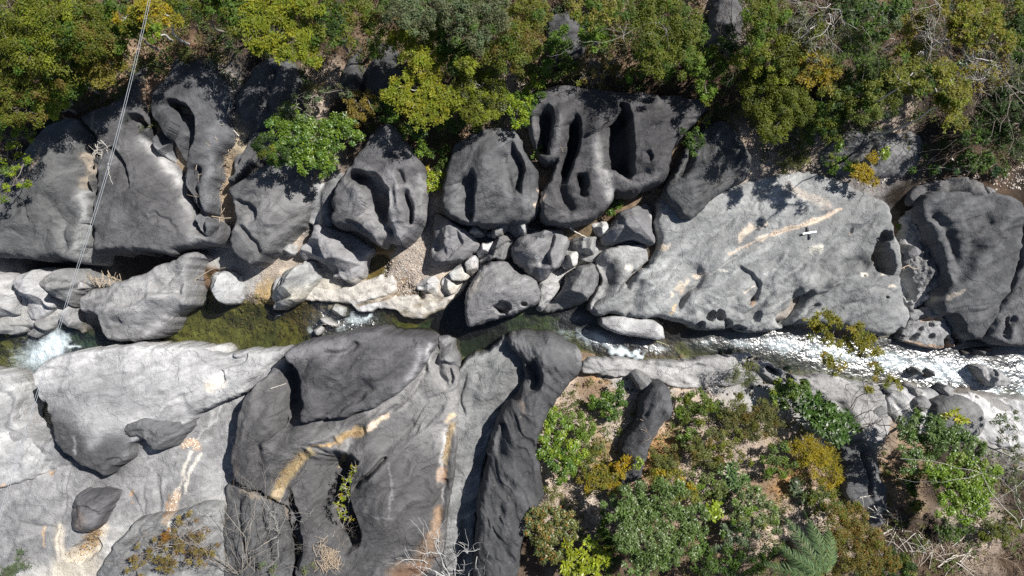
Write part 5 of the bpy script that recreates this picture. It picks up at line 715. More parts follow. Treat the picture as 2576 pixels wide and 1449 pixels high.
T('broad-leaved fresh green plant on bare sand','bush','bush','big',[(1840,1190,20),(1860,1205,16),(1825,1180,14),(1878,1222,12),(1850,1240,16),(1820,1240,12)],.5,[(.12,.2,.06),(.09,.17,.05)],group=G2)
T('mixed light green bush between the sage tree and the palm','bush','bush','broad',[(1870,1270,30),(1910,1260,28),(1935,1290,28),(1900,1305,30),(1860,1300,22),(1880,1240,18),(1945,1325,20)],1.2,[(.15,.2,.07),BRIGHT,(.2,.22,.06)],group=G2)
T('pale sage bush directly left of the palm','bush','bush','broad',[(1850,1355,28),(1885,1350,24),(1870,1330,20),(1830,1335,18),(1820,1375,18)],1.0,[(.15,.2,.11),SAGE,GREEN],group=G2)
T('darkest glossy green tree above the yellow feathery bush','tree','tree','big',[(2035,1030,26),(2060,1050,28),(2085,1035,24),(2100,1065,28),(2130,1080,24),(2070,1075,22),(2105,1095,22),(2040,1005,20),(2125,1055,16)],1.5,[(.06,.125,.02),(.08,.16,.02)],group=G2)
T('dim green bush with a lime tip at the upper left of the dark glossy tree','bush','bush','broad',[(1975,975,26),(2000,985,26),(1985,1010,22),(2025,975,20),(1960,1000,18),(1990,960,12)],1.0,[GREEN,DKG,LIME],group=G2)
T('bright mustard-yellow feathery bush on the lower right bank','bush','bush','wispy',[(2020,1120,26),(2050,1135,30),(2085,1160,30),(2055,1170,28),(2100,1185,24),(2075,1205,20),(2030,1145,22),(2000,1125,14)],1.1,[(.36,.29,.015),GOLDL,(.26,.24,.02)],dens=2.2,group=G2)
T('small grey-green rosette shrub on red soil','bush','bush','big',[(2010,1225,16),(2018,1245,14),(2000,1235,10)],.4,[(.12,.16,.09),SAGE],group=G2)
T('olive-brown tree with rusty tint, right of the palm at the bottom','tree','tree','fine',[(2110,1310,36),(2150,1300,34),(2130,1350,40),(2180,1360,38),(2210,1380,34),(2150,1400,38),(2100,1390,34),(2190,1420,34),(2240,1420,26),(2090,1430,28)],1.8,[(.15,.14,.03),OLIVE,BROL,ORL],group=G2)
T('feathery olive tree leaning over the glittering water, its thin trunk bare','tree','tree','feather',[(2060,810,22),(2085,800,20),(2110,815,18),(2070,840,24),(2100,850,20),(2150,830,22),(2175,850,22),(2190,865,16),(2145,860,20),(2205,895,16),(2210,930,16),(2120,920,12),(2090,915,16),(2070,900,12),(2240,965,14),(2260,968,10),(2200,970,16),(2150,885,14),(2100,935,12)],2.8,[(.2,.19,.02),OLIVE,(.26,.21,.02)],trunk=(2128,1058),bark=M_PALEBARK,dens=.9,flat=.35,tr=.035)
T('sparse small tree with soft grey-green leaves at the lower water edge','tree','tree','wispy',[(1850,930,20),(1880,940,22),(1865,960,18),(1900,925,12),(1845,950,14)],1.3,[(.11,.14,.04),OLIVE],dens=.7,tr=.02)
T('round leafy tree in front of the grey half-dome boulder, dark green upper part','tree','tree','broad',[(2290,1085,30),(2325,1075,32),(2360,1080,30),(2400,1075,26),(2300,1120,32),(2345,1120,36),(2385,1110,34),(2430,1110,32),(2460,1130,28),(2310,1155,24),(2295,1175,20)],2.6,[(.1,.17,.04),GREEN,(.14,.21,.06)],flat=.45,group=G2)
T('lime green tree below the round leafy tree near the right edge','tree','tree','broad',[(2350,1185,28),(2390,1200,34),(2430,1215,38),(2400,1240,36),(2450,1250,36),(2480,1225,30),(2430,1285,34),(2385,1270,26),(2470,1280,28),(2460,1175,28),(2500,1190,24),(2415,1160,24)],2.4,[(.17,.27,.025),BRIGHT,(.2,.27,.04)],flat=.45,group=G2)
T('yellow leaf tuft on top of the round leafy tree','bush','bush','big',[(2390,1045,10),(2420,1050,12),(2408,1040,8),(2430,1062,8)],2.9,[(.36,.34,.03),LIME],tr=.015)
T('sparse grey-leaved tree at the right edge near the half-dome boulder','tree','tree','sparse',[(2520,1070,26),(2550,1060,24),(2570,1090,22),(2530,1100,18),(2555,1140,24),(2580,1170,22),(2550,1190,20),(2560,1230,22),(2575,1270,22)],2.0,[(.13,.15,.08),SAGE],bark=M_PALEBARK,group=G2)
T('dim green ground bush under the lime green tree','bush','bush','medium',[(2390,1330,28),(2430,1325,24),(2370,1345,18),(2410,1350,18)],.6,[GREEN,(.1,.15,.05)],dens=.7,group=G2)
T('little green herb at the foot of the half-dome boulder','herb','herb','broad',[(2305,1017+25,9),(2318,1048,8),(2322,1022,7)],.25,[BRIGHT,GREEN],tr=.01)
T('tiny green herb at the top of the gully beside the great slab','herb','herb','broad',[(2265,566,7),(2272,575,5)],.25,[BRIGHT],tr=.01)
T('yellow-leaved twiggy bush at the bottom edge, lower left','bush','bush','sparse',[(350,1400,30),(390,1385,32),(430,1400,34),(470,1370,28),(500,1345,28),(490,1400,32),(340,1440,26),(410,1440,30),(530,1380,26),(450,1325,22),(480,1310,18)],1.1,[(.24,.19,.04),BROL,(.2,.13,.05)],bark=M_BARK,dens=1.0)
T('rusty sprig inside the yellow-leaved bush','bush','bush','feather',[(415,1345,12),(440,1365,12),(430,1350,9),(450,1385,10)],1.0,[(.32,.16,.03),BROL],dens=.7,tr=.015)
T('soft grey-green bush at the bottom left corner','bush','bush','wispy',[(30,1420,20),(45,1400,14),(20,1445,20),(55,1430,14)],.9,[(.11,.15,.07),SAGE],tr=.02)
T('grey-green shrub at the bottom edge left of the J-shaped hollow','bush','bush','sparse',[(765,1440,14),(780,1430,12),(690,1440,20),(660,1420,18)],.6,[(.2,.22,.1),SAGE],tr=.015)
T('slender sapling with yellow round leaves growing out of the J-shaped hollow','sapling','sapling','sparse',[(890,1180,9),(882,1195,9),(872,1210,10),(865,1230,11),(878,1235,8),(855,1255,12),(875,1250,8),(845,1275,10),(860,1285,10),(850,1300,8),(875,1305,9)],1.9,[(.33,.36,.02),LIME,GOLDL],trunk=(863,1310),bark=M_PALEBARK,dens=1.3,tr=.018)

T('grey-green low bush between the dry brush heap and the bright bushes','bush','bush','fine',[(1480, 1150, 22), (1500, 1135, 16), (1460, 1170, 16)],0.5,[(.14,.17,.06),OLIVE],dens=.85,group=G2)
T('olive scrub on the sand right of the rock finger','bush','bush','fine',[(1665, 1150, 26), (1690, 1170, 24), (1650, 1180, 18), (1700, 1140, 16)],0.5,[(.14,.16,.05),OLIVE,BROL],dens=.85,group=G2)
T('green bush just left of the yellow feathery bush','bush','bush','medium',[(1955, 1150, 28), (1980, 1175, 26), (1940, 1180, 22), (1965, 1120, 22)],0.9,[(.11,.16,.04),OLIVE,BRIGHT],dens=.85,group=G2)
T('olive bush above the broad-leaved fresh green plant','bush','bush','fine',[(1780, 1110, 30), (1770, 1150, 28), (1800, 1175, 22), (1750, 1130, 22)],0.8,[(.15,.17,.05),BROL,OLIVE],dens=.85,group=G2)
T('light green scrub between the sage green tree and the broad-leaved plant','bush','bush','medium',[(1790, 1220, 24), (1815, 1235, 20), (1770, 1240, 20)],0.7,[(.16,.2,.06),BRIGHT],dens=.85,group=G2)
T('mixed green bush left of the twin-lobed dark rock','bush','bush','medium',[(2080, 1245, 24), (2060, 1270, 26), (2040, 1250, 18), (2100, 1280, 22)],0.8,[(.12,.16,.04),OLIVE],dens=.85,group=G2)
T('dark green thicket at the bottom right of the palm','bush','bush','medium',[(2260, 1400, 28), (2290, 1430, 26), (2250, 1440, 26)],0.8,[DKG,OLIVE,GREEN],dens=.85,group=G2)
T('green thicket between the lime-yellow bush and the sage green tree','bush','bush','medium',[(1530, 1340, 26), (1545, 1380, 26), (1540, 1420, 26), (1520, 1300, 18)],1.2,[GREEN,OLIVE,DKG],dens=.85,group=G2)
T('dark green bush at the bottom edge left of the palm','bush','bush','medium',[(1780, 1420, 34), (1830, 1425, 32), (1880, 1420, 30), (1760, 1385, 24), (1930, 1390, 22)],1.3,[GREEN,DKG,SAGE],dens=.85,group=G2)
T('olive thicket above the dim green bush, right of the twin-lobed rock','bush','bush','medium',[(2285, 1230, 24), (2310, 1260, 22), (2300, 1200, 20)],0.8,[OLIVE,GREEN,DKG],dens=.85,group=G2)
T('small bushes on the soil at the far bottom right','bush','bush','fine',[(2500, 1330, 26), (2530, 1350, 24), (2480, 1345, 18), (2560, 1330, 20)],0.5,[(.12,.14,.05),OLIVE],dens=.85,group=G2)
T('dark understorey tree between the first two olive trees and the cable','tree','tree','fine',[(215, 130, 40), (180, 120, 40), (230, 175, 34)],2.0,[GREEN,OLIVE,DKG],group=G1)
T('deep green tree filling the shade under the grey-green tree, upper centre','tree','tree','fine',[(1100, 80, 40), (960, 110, 30), (1130, 60, 40)],1.8,[GREEN,DKG,OLIVE],group=G1)
T('olive bush at the left edge of the forest gap','tree','tree','fine',[(1330, 80, 34), (1350, 40, 30), (1340, 110, 26)],1.8,[OLIVE,GREEN,BROL],group=G1)
T('fresh green tree between the broad olive tree and the bright green tree','tree','tree','fine',[(1730, 110, 40), (1720, 150, 36), (1745, 80, 30)],2.0,[(.13,.18,.03),OLIVE,GREEN],group=G1)
T('olive tree covering the slope above the densest dark olive tree','tree','tree','fine',[(1890, 150, 40), (1940, 130, 42), (1985, 120, 40), (1970, 170, 36)],2.4,[OLIVE,GREEN,YG],group=G1)
T('shaded green tree right of the densest dark olive tree','tree','tree','fine',[(2050, 290, 34), (2080, 320, 30), (2040, 330, 26), (2110, 290, 30)],1.5,[OLIVE,DKG,GREEN],group=G1)
T('olive tree in the gap above the shaded grey rock','tree','tree','fine',[(2200, 180, 40), (2240, 210, 40), (2230, 260, 34), (2180, 280, 30)],1.8,[(.14,.17,.03),OLIVE,GREEN],group=G1)
T('dark leafy tree at the right below the bare leaning branches','tree','tree','medium',[(2480, 300, 36), (2450, 340, 32), (2510, 340, 34)],1.6,[DKG,GREEN],group=G1)
# ---- leafless trees
def bare(label, cat, name, base, ends, h, r0, m, depth=3, spread=.55, group=None, zg=None):
    z0 = rock_z(*base) if zg is None else zg
    bx, by, _ = W(base[0], base[1], 0, z0); b = np.array([bx, by, z0 - .1]); mb = MB()
    root = bpy.data.objects.new(name, None); C.objects.link(root); root.location = b; tag(root, label, cat, group); tw = MB()
    def br(p, q, r, dep, out):
        c = curve(p, q, 7, .3); tube(out, c, np.linspace(r, r * .55, 7), k=5 if r > .01 else 3)
        if dep <= 0: return
        L_ = np.linalg.norm(q - p)
        for _ in range(3 if dep > 1 else 4):
            i = rng.integers(2, 7); d = unit((q - p) + rng.normal(0, spread, 3) * L_); br(c[i], c[i] + d * L_ * rng.uniform(.35, .7), r * .5, dep - 1, tw)
    for ex, ey, ez in ends:
        X_, Y_, _ = W(ex, ey, 0, z0 + ez); br(b, np.array([X_, Y_, z0 + ez]), r0, depth, mb)
    mb.build('trunk', m, root, True, b); tw.build('twigs', m, root, True, b); return root
bare('white leafless tree with forking limbs beside the dark crevice, lower left','bare tree','bare_tree',(600,1449),[(545,1370,1.6),(520,1330,1.8),(560,1280,2.0),(640,1290,2.0),(630,1400,1.5),(680,1330,1.6),(590,1260,2.1),(660,1280,1.7),(575,1420,1.3),(500,1380,1.4)],2,.015,plain('ashen_bark', (.40,.36,.31), .85, .3),3)
bare('brown dry twig thicket at the bottom left, between the pale floor and the dark slab','dry bush','dry_bush',(450,1440),[(380,1370,1.0),(420,1340,1.1),(470,1330,1.2),(510,1300,1.1),(520,1360,1.0),(540,1410,.9),(400,1420,.7),(340,1410,.8),(560,1320,1.2)],1,.011,plain('brown_twigs',(.24,.17,.11),.9),3)
bare('dry grey thicket of twigs below the orange sand channel','dry bush','dry_bush',(700,1350),[(720,1250,.9),(690,1290,1.0),(735,1290,.8),(670,1330,.9),(720,1330,.7),(650,1380,.8),(700,1400,.6)],1,.012,M_PALEBARK,3)
bare('bone-white leafless branches at the bottom edge in front of the dark gully','bare tree','bare_tree',(1150,1475),[(1070,1420,1.6),(1105,1385,1.8),(1120,1400,1.7),(1175,1380,1.9),(1200,1400,1.6),(1165,1440,1.4),(1100,1440,1.5)],2,.022,plain('bone_white_bark',(.85,.83,.78),.7,.2),2,.4)
bare('dry grey twigs around the straw nest in the J-shaped hollow','dry bush','dry_bush',(870,1370),[(905,1320,.9),(915,1345,.7),(890,1390,.6),(880,1330,.8),(900,1370,.7),(820,1350,.5),(815,1380,.4)],1,.010,M_BARK,3)
bare('pinkish dry brush above the upper end of the cable rock','dry bush','dry_bush',(462,130),[(430,115,.4),(450,100,.5),(480,110,.5),(500,130,.4),(440,150,.3),(470,155,.3),(495,150,.3)],1,.012,plain('rusty_twigs',(.38,.25,.18),.9),3)
bare('silvery dry tuft beside the pinkish dry brush','dry bush','dry_bush',(515,160),[(500,150,.3),(520,148,.3),(530,165,.3),(510,178,.2),(525,180,.25)],1,.010,plain('silver_twigs',(.45,.45,.45),.9),3)
bare('leafless pale tree sprawling over the leaf litter at the top, right of centre','bare tree','bare_tree',(1890,120),[(1850,60,1.8),(1865,90,1.4),(1840,30,2),(1830,110,.8),(1900,70,1.2),(1810,85,1.0),(1875,20,2)],2,.03,M_BARK,3,group=G1)
bare('tall leafless grey branches in the upper right wood','bare tree','bare_tree',(2350,110),[(2330,40,2.8),(2390,60,2.8),(2370,140,2.4),(2310,90,2.6),(2380,20,3),(2290,140,2.4)],3,.03,M_PALEBARK,3,group=G1)
bare('leafless grey branches right of the ochre yellow tree','bare tree','bare_tree',(2100,60),[(2090,10,2.8),(2110,80,2.6),(2140,50,2.6),(2125,-10,3)],3,.022,M_PALEBARK,3,group=G1)
bare('dark leafless tree leaning in from the right edge','bare tree','bare_tree',(2600,300),[(2560,200,3),(2500,160,3.2),(2540,240,2.6),(2490,220,2.8),(2520,110,3.4)],3,.03,M_BARK,3,group=G1)
bare('pale leafless limb crossing the lime green tree','bare tree','bare_tree',(2600,1300),[(2470,1190,3.4),(2560,1180,3.0)],3,.018,M_PALEBARK,1,group=G2)
bare('bare branch reaching over the pale bank left of the half-dome boulder','bare tree','bare_tree',(2060,1090),[(2160,1045,1.5),(2220,1055,1.3),(2155,1000,1.7),(2240,1070,1.1)],2,.03,M_BARK,1,group=G2)
bare('tangle of grey twigs in the broad olive tree above the grooved rock','bare tree','bare_tree',(1630,110),[(1600,70,3),(1650,60,3.2),(1660,120,2.8),(1620,150,2.6),(1580,40,3)],3,.014,M_PALEBARK,2,group=G1)

# ---- palm
def palm(label, c, h, fr):
    z0 = gz_at(*c); cx, cy, _ = W(c[0], c[1], 0, z0 + h); base = np.array([cx, cy, z0 - .1]); top = np.array([cx, cy, z0 + h])
    root = bpy.data.objects.new('palm', None); C.objects.link(root); root.location = base; tag(root, label, 'palm')
    t = MB(); tube(t, curve(base, top, 8, .05), np.linspace(.13, .09, 8), k=8); t.build('trunk', M_DARKBARK, root, True, base)
    for ang, ln, lift in fr:
        mb = MB(); a = math.radians(ang); s = np.linspace(0, 1, 60)[:, None]
        D = np.array([math.cos(a), math.sin(a), 0]); side = np.array([-D[1], D[0], 0])
        P = top + D * s * ln + np.array([0, 0, 1]) * (lift * s - (lift + .9) * s ** 2 * .8) + side * .18 * s ** 2 * rng.normal()
        tube(mb, P[::6], np.linspace(.018, .004, len(P[::6])), (.2, .22, .06), 4)
        Tn = unit(np.gradient(P, axis=0)); s1 = s[4:]
        for sg in (-1, 1):
            L_ = .36 * np.sin(np.clip(s1 * 1.05 + .08, 0, 1) * np.pi) ** .55
            A = unit(side * sg + Tn[4:] * .75 + np.array([0, 0, .12]) + rng.normal(0, .17, (56, 3)))
            for o in (0, .5):
                p0 = P[4:] + Tn[4:] * ln / 60 * o + rng.normal(0, .006, (56, 3)); n_ = 56; N = unit(np.array([0, 0, 1.]) + rng.normal(0, .3, (n_, 3)))
                B = unit(np.cross(A, N)); l3 = L_ * rng.uniform(.85, 1.1, (n_, 1))
                V = np.stack([p0 - B * .006, p0 + B * .006, p0 + A * l3 * .55 + B * .008 - np.array([0, 0, .02]), p0 + A * l3 * .55 - B * .008 - np.array([0, 0, .02]), p0 + A * l3 + B * .002 - np.array([0, 0, .17]), p0 + A * l3 - B * .002 - np.array([0, 0, .17])], 1).reshape(-1, 3)
                i = np.arange(n_)[:, None] * 6; F_ = np.concatenate([i + np.array([[0, 1, 2, 3]]), i + np.array([[3, 2, 4, 5]])])
                mb.add(V, F_, np.tile(np.array([.15, .24, .10]), (len(V), 1)) * np.repeat(rng.uniform(.75, 1.35, (n_, 1)), 6, 0))
        mb.build('frond', M_LEAF, root, False, base)
palm('feather-leaved green palm at the bottom edge, right of centre', (2072, 1448), 3.4, [(122,2.6,.8),(98,2.2,.9),(176,2.3,.5),(196,2.2,.4),(148,2.0,1.1),(225,1.7,.6),(320,1.8,.6),(270,1.8,.6),(74,1.8,.9)])
# ------------------------------------------------------------------ ground litter, sticks, gravel, cable, marker
def area_pts(n, box, fn):
    x = rng.uniform(box[0], box[2], n); y = rng.uniform(box[1], box[3], n); m = rng.random(n) < fn(x, y); return x[m], y[m]
def zfield():
    """top surface over the picture: ground or rock"""
    xs = np.arange(-60, 2640, 4.); ys = np.arange(-60, 1520, 4.); X, Y = np.meshgrid(xs, ys); Z = ground_z(X, Y)
    return xs, ys, Z
ZX, ZY, ZZ = zfield()
def zs(x, y):
    i = np.clip(((y + 60) / 4).astype(int), 0, len(ZY) - 2); j = np.clip(((x + 60) / 4).astype(int), 0, len(ZX) - 2)
    fx = np.clip((x - ZX[j]) / 4, 0, 1); fy = np.clip((y - ZY[i]) / 4, 0, 1)
    return (ZZ[i, j] * (1 - fx) + ZZ[i, j + 1] * fx) * (1 - fy) + (ZZ[i + 1, j] * (1 - fx) + ZZ[i + 1, j + 1] * fx) * fy
def scat(n, box, fn, ln, wd, cols, tilt=.35, lift=.012):
    x, y = area_pts(n, box, fn); z = zs(x, y); k = 1 / U; P = np.stack([(x - 1288) * k, -(y - 724.5) * k, z + lift], -1); m = len(P)
    th = rng.uniform(0, 6.28, m); A = np.stack([np.cos(th), np.sin(th), rng.normal(0, tilt, m)], -1); N = unit(np.array([0, 0, 1.]) + rng.normal(0, tilt, (m, 3)))
    c = np.array(cols)[rng.integers(0, len(cols), m)]; return P, A, N, c
def upper(x, y): return np.clip((330 - y + 60 * np.sin(x / 140)) / 60, 0, 1) * .9 + np.clip((x - 1850) / 80, 0, 1) * np.clip((440 - y) / 30, 0, 1) * .6
def lower(x, y): return np.clip((x - 1385) / 30, 0, 1) * np.clip((y - (960 + 60 * (x > 1700) + 90 * (x > 2050))) / 60, 0, 1)
mb = MB()
for n, box, fn, ln, wd in ((60000, (-60,-60,2640,460), upper, .09, .045), (45000, (1370,940,2640,1510), lambda x, y: lower(x, y) * (.25 + .75 * (vnoise(x / 60, y / 60, 3) > 0)), .08, .04)):
    P, A, N, c = scat(n, box, fn, ln, wd, [(.20,.145,.10),(.13,.085,.055),(.30,.23,.17),(.09,.06,.04),(.22,.14,.08)]); leaves(mb, P, A, N, ln, wd, c)
o = mb.build('leaf_litter', M_LEAF); o['kind'] = 'stuff'; tag(o, 'brown dry leaf litter spread over the slopes under the trees', 'leaf litter')
mb = MB()
def tufts(n, box, fn, hgt, cols, per=16, ln=.11, wd=.045):
    x, y = area_pts(n, box, fn); z = zs(x, y)
    for i in range(len(x)):
        p = np.array([(x[i] - 1288) / U, -(y[i] - 724.5) / U, z[i]]); q = rng.normal(size=(per, 3)) * np.array([.16, .16, .1]) * hgt * 2 + np.array([0, 0, hgt]); 
        th = rng.uniform(0, 6.28, per); A = np.stack([np.cos(th), np.sin(th), rng.normal(.2, .4, per)], -1); N = unit(np.array([0, 0, 1.]) + rng.normal(0, .45, (per, 3)))
        c = np.tile(np.array(cols[rng.integers(0, len(cols))]), (per, 1)); leaves(mb, p + q, A, N, ln, wd, c)
tufts(5200, (-60,-60,2640,420), lambda x, y: upper(x, y) * (.25 + .75 * (vnoise(x / 55, y / 55, 2) > -.1)), .28, [(.09,.13,.03),(.07,.11,.02),(.14,.15,.04),(.06,.1,.04),(.16,.13,.05)], 26)
tufts(2000, (1380,960,2640,1510), lambda x, y: lower(x, y) * (vnoise(x / 70, y / 70, 5) > -.25), .18, [(.13,.17,.04),(.16,.16,.05),(.1,.15,.03),(.2,.17,.06)], 16)
o = mb.build('undergrowth', M_LEAF); o['kind'] = 'stuff'; tag(o, 'low green undergrowth between the trees on both slopes', 'undergrowth')
mb = MB()   # dry grass straws
def straws(n, box, fn, ln, cols, wd=.008, el=.5):
    x, y = area_pts(n, box, fn); z = zs(x, y); P = np.stack([(x - 1288) / U, -(y - 724.5) / U, z], -1); m = len(P); th = rng.uniform(0, 6.28, m)
    A = np.stack([np.cos(th), np.sin(th), np.abs(rng.normal(el, .3, m))], -1); N = rng.normal(size=(m, 3)); c = np.array(cols)[rng.integers(0, len(cols), m)]; leaves(mb, P, A, N, ln, wd * 2, c)
def near(pts, r): return lambda x, y: np.clip(1.5 - pl(x, y, pts)[0] / r, 0, 1)
straws(9000, (1380,970,2000,1300), lambda x, y: lower(x, y) * (vnoise(x / 45, y / 45, 1) > .1), .16, [(.45,.36,.2),(.5,.42,.26),(.3,.26,.12)])
straws(3500, (360,110,560,220), near([(375,190),(400,165),(430,140),(480,120)], 22), .14, [(.5,.38,.28),(.4,.28,.2)], .006)
straws(2500, (1460,140,1640,240), lambda x, y: .5 + 0 * x, .16, [(.5,.38,.26),(.36,.27,.17)], .006)
straws(5000, (1250,140,1480,225), lambda x, y: .5 + 0 * x, .16, [(.55,.45,.36),(.36,.27,.17)], .006)
o = mb.build('dry_grass', M_LEAF); o['kind'] = 'stuff'; tag(o, 'bleached dry grass on the sandy clearings', 'dry grass')
# gravel and pebbles
def pebbles(n, box, fn, r0, r1, cols, name, label, lift=.2, surf=None):
    x, y = area_pts(n, box, fn); m = len(x); z = zs(x, y) if surf is None else surf(x, y); mb = MB()
    oc = np.array([(1,0,0),(.3,.95,0),(-.9,.5,0),(-.8,-.6,0),(.2,-1,0),(0,0,1.)]); f = np.array([(0,1,5,5),(1,2,5,5),(2,3,5,5),(3,4,5,5),(4,0,5,5)])
    r = (r0 * (r1 / r0) ** (rng.random(m) ** 2.2))[:, None, None]; a = rng.uniform(0, 6.28, m); ca, sa = np.cos(a)[:, None], np.sin(a)[:, None]
    ring = np.concatenate([oc[:5] * .8 + np.array([0, 0, -.3]), oc[:5] * np.array([1, 1, 1]) + np.array([0, 0, .25]), oc[:5] * .6 + np.array([0, 0, .62])])
    i5 = np.arange(5); j5 = (i5 + 1) % 5; F = np.concatenate([np.stack([i5, j5, j5 + 5, i5 + 5], -1), np.stack([i5 + 5, j5 + 5, j5 + 10, i5 + 10], -1), [[10, 11, 12, 13], [10, 13, 14, 14]]])
    V = ring[None] * rng.uniform(.75, 1.25, (m, 15, 1)) * np.array([1, .75, .6]) * r
    X_ = V[..., 0] * ca - V[..., 1] * sa; Y_ = V[..., 0] * sa + V[..., 1] * ca
    V = np.stack([X_ + ((x - 1288) / U)[:, None], Y_ - ((y - 724.5) / U)[:, None], V[..., 2] + z[:, None]], -1).reshape(-1, 3)
    F = F[:-1]; FF = (np.arange(m)[:, None, None] * 15 + F[None]).reshape(-1, 4); c = np.repeat(np.array(cols)[rng.integers(0, len(cols), m)] * rng.uniform(.8, 1.2, (m, 1)), 15, 0)
    o = new_mesh(name, V, FF, c, M_PEB, None, False); o['kind'] = 'stuff'; tag(o, label, 'gravel'); return o
m_, n_, out_ = mat('pebble'); p_ = nd(n_, 'ShaderNodeBsdfPrincipled'); p_.inputs['Roughness'].default_value = .85
n_.links.new(nd(n_, 'ShaderNodeVertexColor', layer_name='col').outputs[0], p_.inputs[0]); n_.links.new(p_.outputs[0], out_.inputs[0]); M_PEB = m_
PC = [(.55,.48,.42),(.45,.4,.35),(.62,.57,.52),(.38,.31,.26),(.5,.38,.3),(.3,.28,.27)]
pebbles(7000, (950,560,1100,760), lambda x, y: near([(1045,580),(1035,640),(1000,700)], 40)(x, y), .012, .05, PC, 'gravel', 'pale pinkish gravel patch between the cowl-shaped rock and the triangular boulder')
pebbles(3500, (590,540,780,760), near([(745,550),(700,610),(640,690),(610,725)], 26), .012, .04, PC, 'gravel', 'gravel streak between the cleft rock and the pointed oval boulder')
def on_rock(x, y): return np.array([rock_z(a, b) for a, b in zip(x, y)])
pebbles(420, (400,1230,450,1320), near([(440,1250),(425,1280),(408,1315)], 9), .02, .05, [(.75,.66,.55),(.6,.4,.25),(.5,.3,.16),(.8,.75,.68)], 'gravel', 'white and orange pebbles in a leaf-shaped patch on the pale floor')
pebbles(320, (440,1110,490,1150), near([(452,1125),(468,1120),(478,1130)], 8), .02, .045, [(.75,.66,.55),(.6,.4,.25),(.8,.75,.68)], 'gravel', 'small patch of white and pink pebbles on the pale floor')
pebbles(900, (150,1340,260,1425), near([(175,1405),(200,1392),(232,1345)], 16), .02, .05, [(.40,.24,.09),(.25,.14,.06),(.12,.08,.05),(.55,.38,.16)], 'gravel', 'rust-coloured pebbles and leaves in the pit under the dark oval boulder')
pebbles(1600, (360,740,860,880), lambda x, y: .6 + 0 * x, .03, .11, [(.14,.13,.04),(.1,.09,.03),(.2,.17,.06),(.08,.07,.04),(.16,.11,.06)], 'gravel', 'mossy cobbles on the bed of the green river pool')
pebbles(1400, (1480,850,2576,1000), lambda x, y: .6 + 0 * x, .03, .12, [(.12,.1,.05),(.09,.08,.05),(.16,.12,.07),(.07,.06,.05)], 'gravel', 'brown cobbles on the stream bed at the right')
pebbles(2600, (1900,400,2640,480), lambda x, y: np.clip(vnoise(x / 30, y / 30, 4) + .4, 0, 1), .02, .07, PC, 'gravel', 'rubble along the upper edge of the great slab')
# driftwood
def sticks(name, label, pts, rad, n, l0, l1, r0, mt, zf=None, jit=.12, stuff=True, cat='driftwood pile'):
    mb = MB(); pts = np.array(pts, float); seg = np.hypot(*np.diff(pts, axis=0).T); cs = np.r_[0, np.cumsum(seg)] / seg.sum()
    for _ in range(n):
        t = rng.random(); i = min(np.searchsorted(cs, t, 'right') - 1, len(seg) - 1); f = (t - cs[i]) / (cs[i + 1] - cs[i]); p = pts[i] + (pts[i + 1] - pts[i]) * f + rng.normal(0, rad, 2)
        z = (rock_z(*p) if zf is None else zf) + rng.uniform(.02, jit * 1.6); x, y = (p[0] - 1288) / U, -(p[1] - 724.5) / U
        th = rng.uniform(0, 6.28); L_ = rng.uniform(l0, l1); d = np.array([math.cos(th), math.sin(th), rng.normal(0, .12)]) * L_ / 2; c = np.array([x, y, z])
        r = r0 * rng.uniform(.4, 1.2) * (.6 + L_ / l1 * .7); tube(mb, curve(c - d, c + d, 5, .18), np.linspace(r, r * .5, 5), k=5)
    o = mb.build(name, mt, None, True); tag(o, label, cat)
    if stuff: o['kind'] = 'stuff'
    return o
M_STRAW = plain('bleached_sticks', (.55, .44, .32), .85, .3); M_WHITE = plain('bleached_wood', (.75, .70, .62), .8, .3)
sticks('driftwood_pile','driftwood and straw packed in the gully right of the heart-shaped hollow',[(590,300),(575,350),(555,400),(540,450),(538,500),(550,520)],9,420,.15,.7,.012,M_STRAW)
sticks('driftwood_pile','bleached sticks at the shaded head of the driftwood gully',[(578,225),(582,260),(588,300),(580,330)],8,90,.2,.9,.016,M_WHITE)
sticks('driftwood_pile','tangle of sticks in the small hollow under the cable',[(278,385),(285,395),(292,388)],8,60,.15,.5,.010,M_WHITE)
sticks('driftwood_pile','sticks lodged left of the curved crevice of the cable rock',[(205,395),(200,425),(208,440)],6,50,.12,.4,.012,M_WHITE)
sticks('driftwood_pile','nest of straw in the fork of the grooved rock',[(1350,400),(1368,420),(1385,415),(1408,392)],6,70,.1,.3,.008,M_DRIFT)
sticks('driftwood_pile','straw nest filling the foot of the J-shaped hollow',[(835,1340),(848,1360),(845,1385),(850,1400)],15,300,.15,.6,.009,M_STRAW)
sticks('driftwood_pile','dry brush heap beside the dark rock finger',[(1595,1035),(1605,1050),(1600,1075)],9,130,.2,.7,.010,plain('brush_heap',(.36,.28,.2),.9))
sticks('driftwood_pile','sticks snagged above the largest flat boulder',[(205,700),(225,706),(260,705),(280,703)],5,45,.2,.8,.012,M_STRAW,-.7)
sticks('driftwood_pile','white dead branches scattered in the dark gully at the lower right',[(2200,1280),(2210,1310),(2200,1340),(2330,1370),(2400,1400)],20,60,.3,1.1,.014,M_WHITE)
sticks('driftwood_pile','grey dead twigs on the ground at the bottom right corner',[(2290,1380),(2360,1360),(2420,1410),(2540,1390)],26,160,.2,.8,.010,M_DRIFT)
sticks('driftwood_pile','fallen branches under the trees at the top right of centre',[(1760,60),(1790,80),(1850,120),(1870,160)],22,120,.3,1.2,.012,M_DRIFT)
sticks('driftwood_pile','small sticks caught between the great slab and the stream boulder',[(1640,790),(1655,805)],5,14,.2,.7,.012,M_STRAW,-.9)
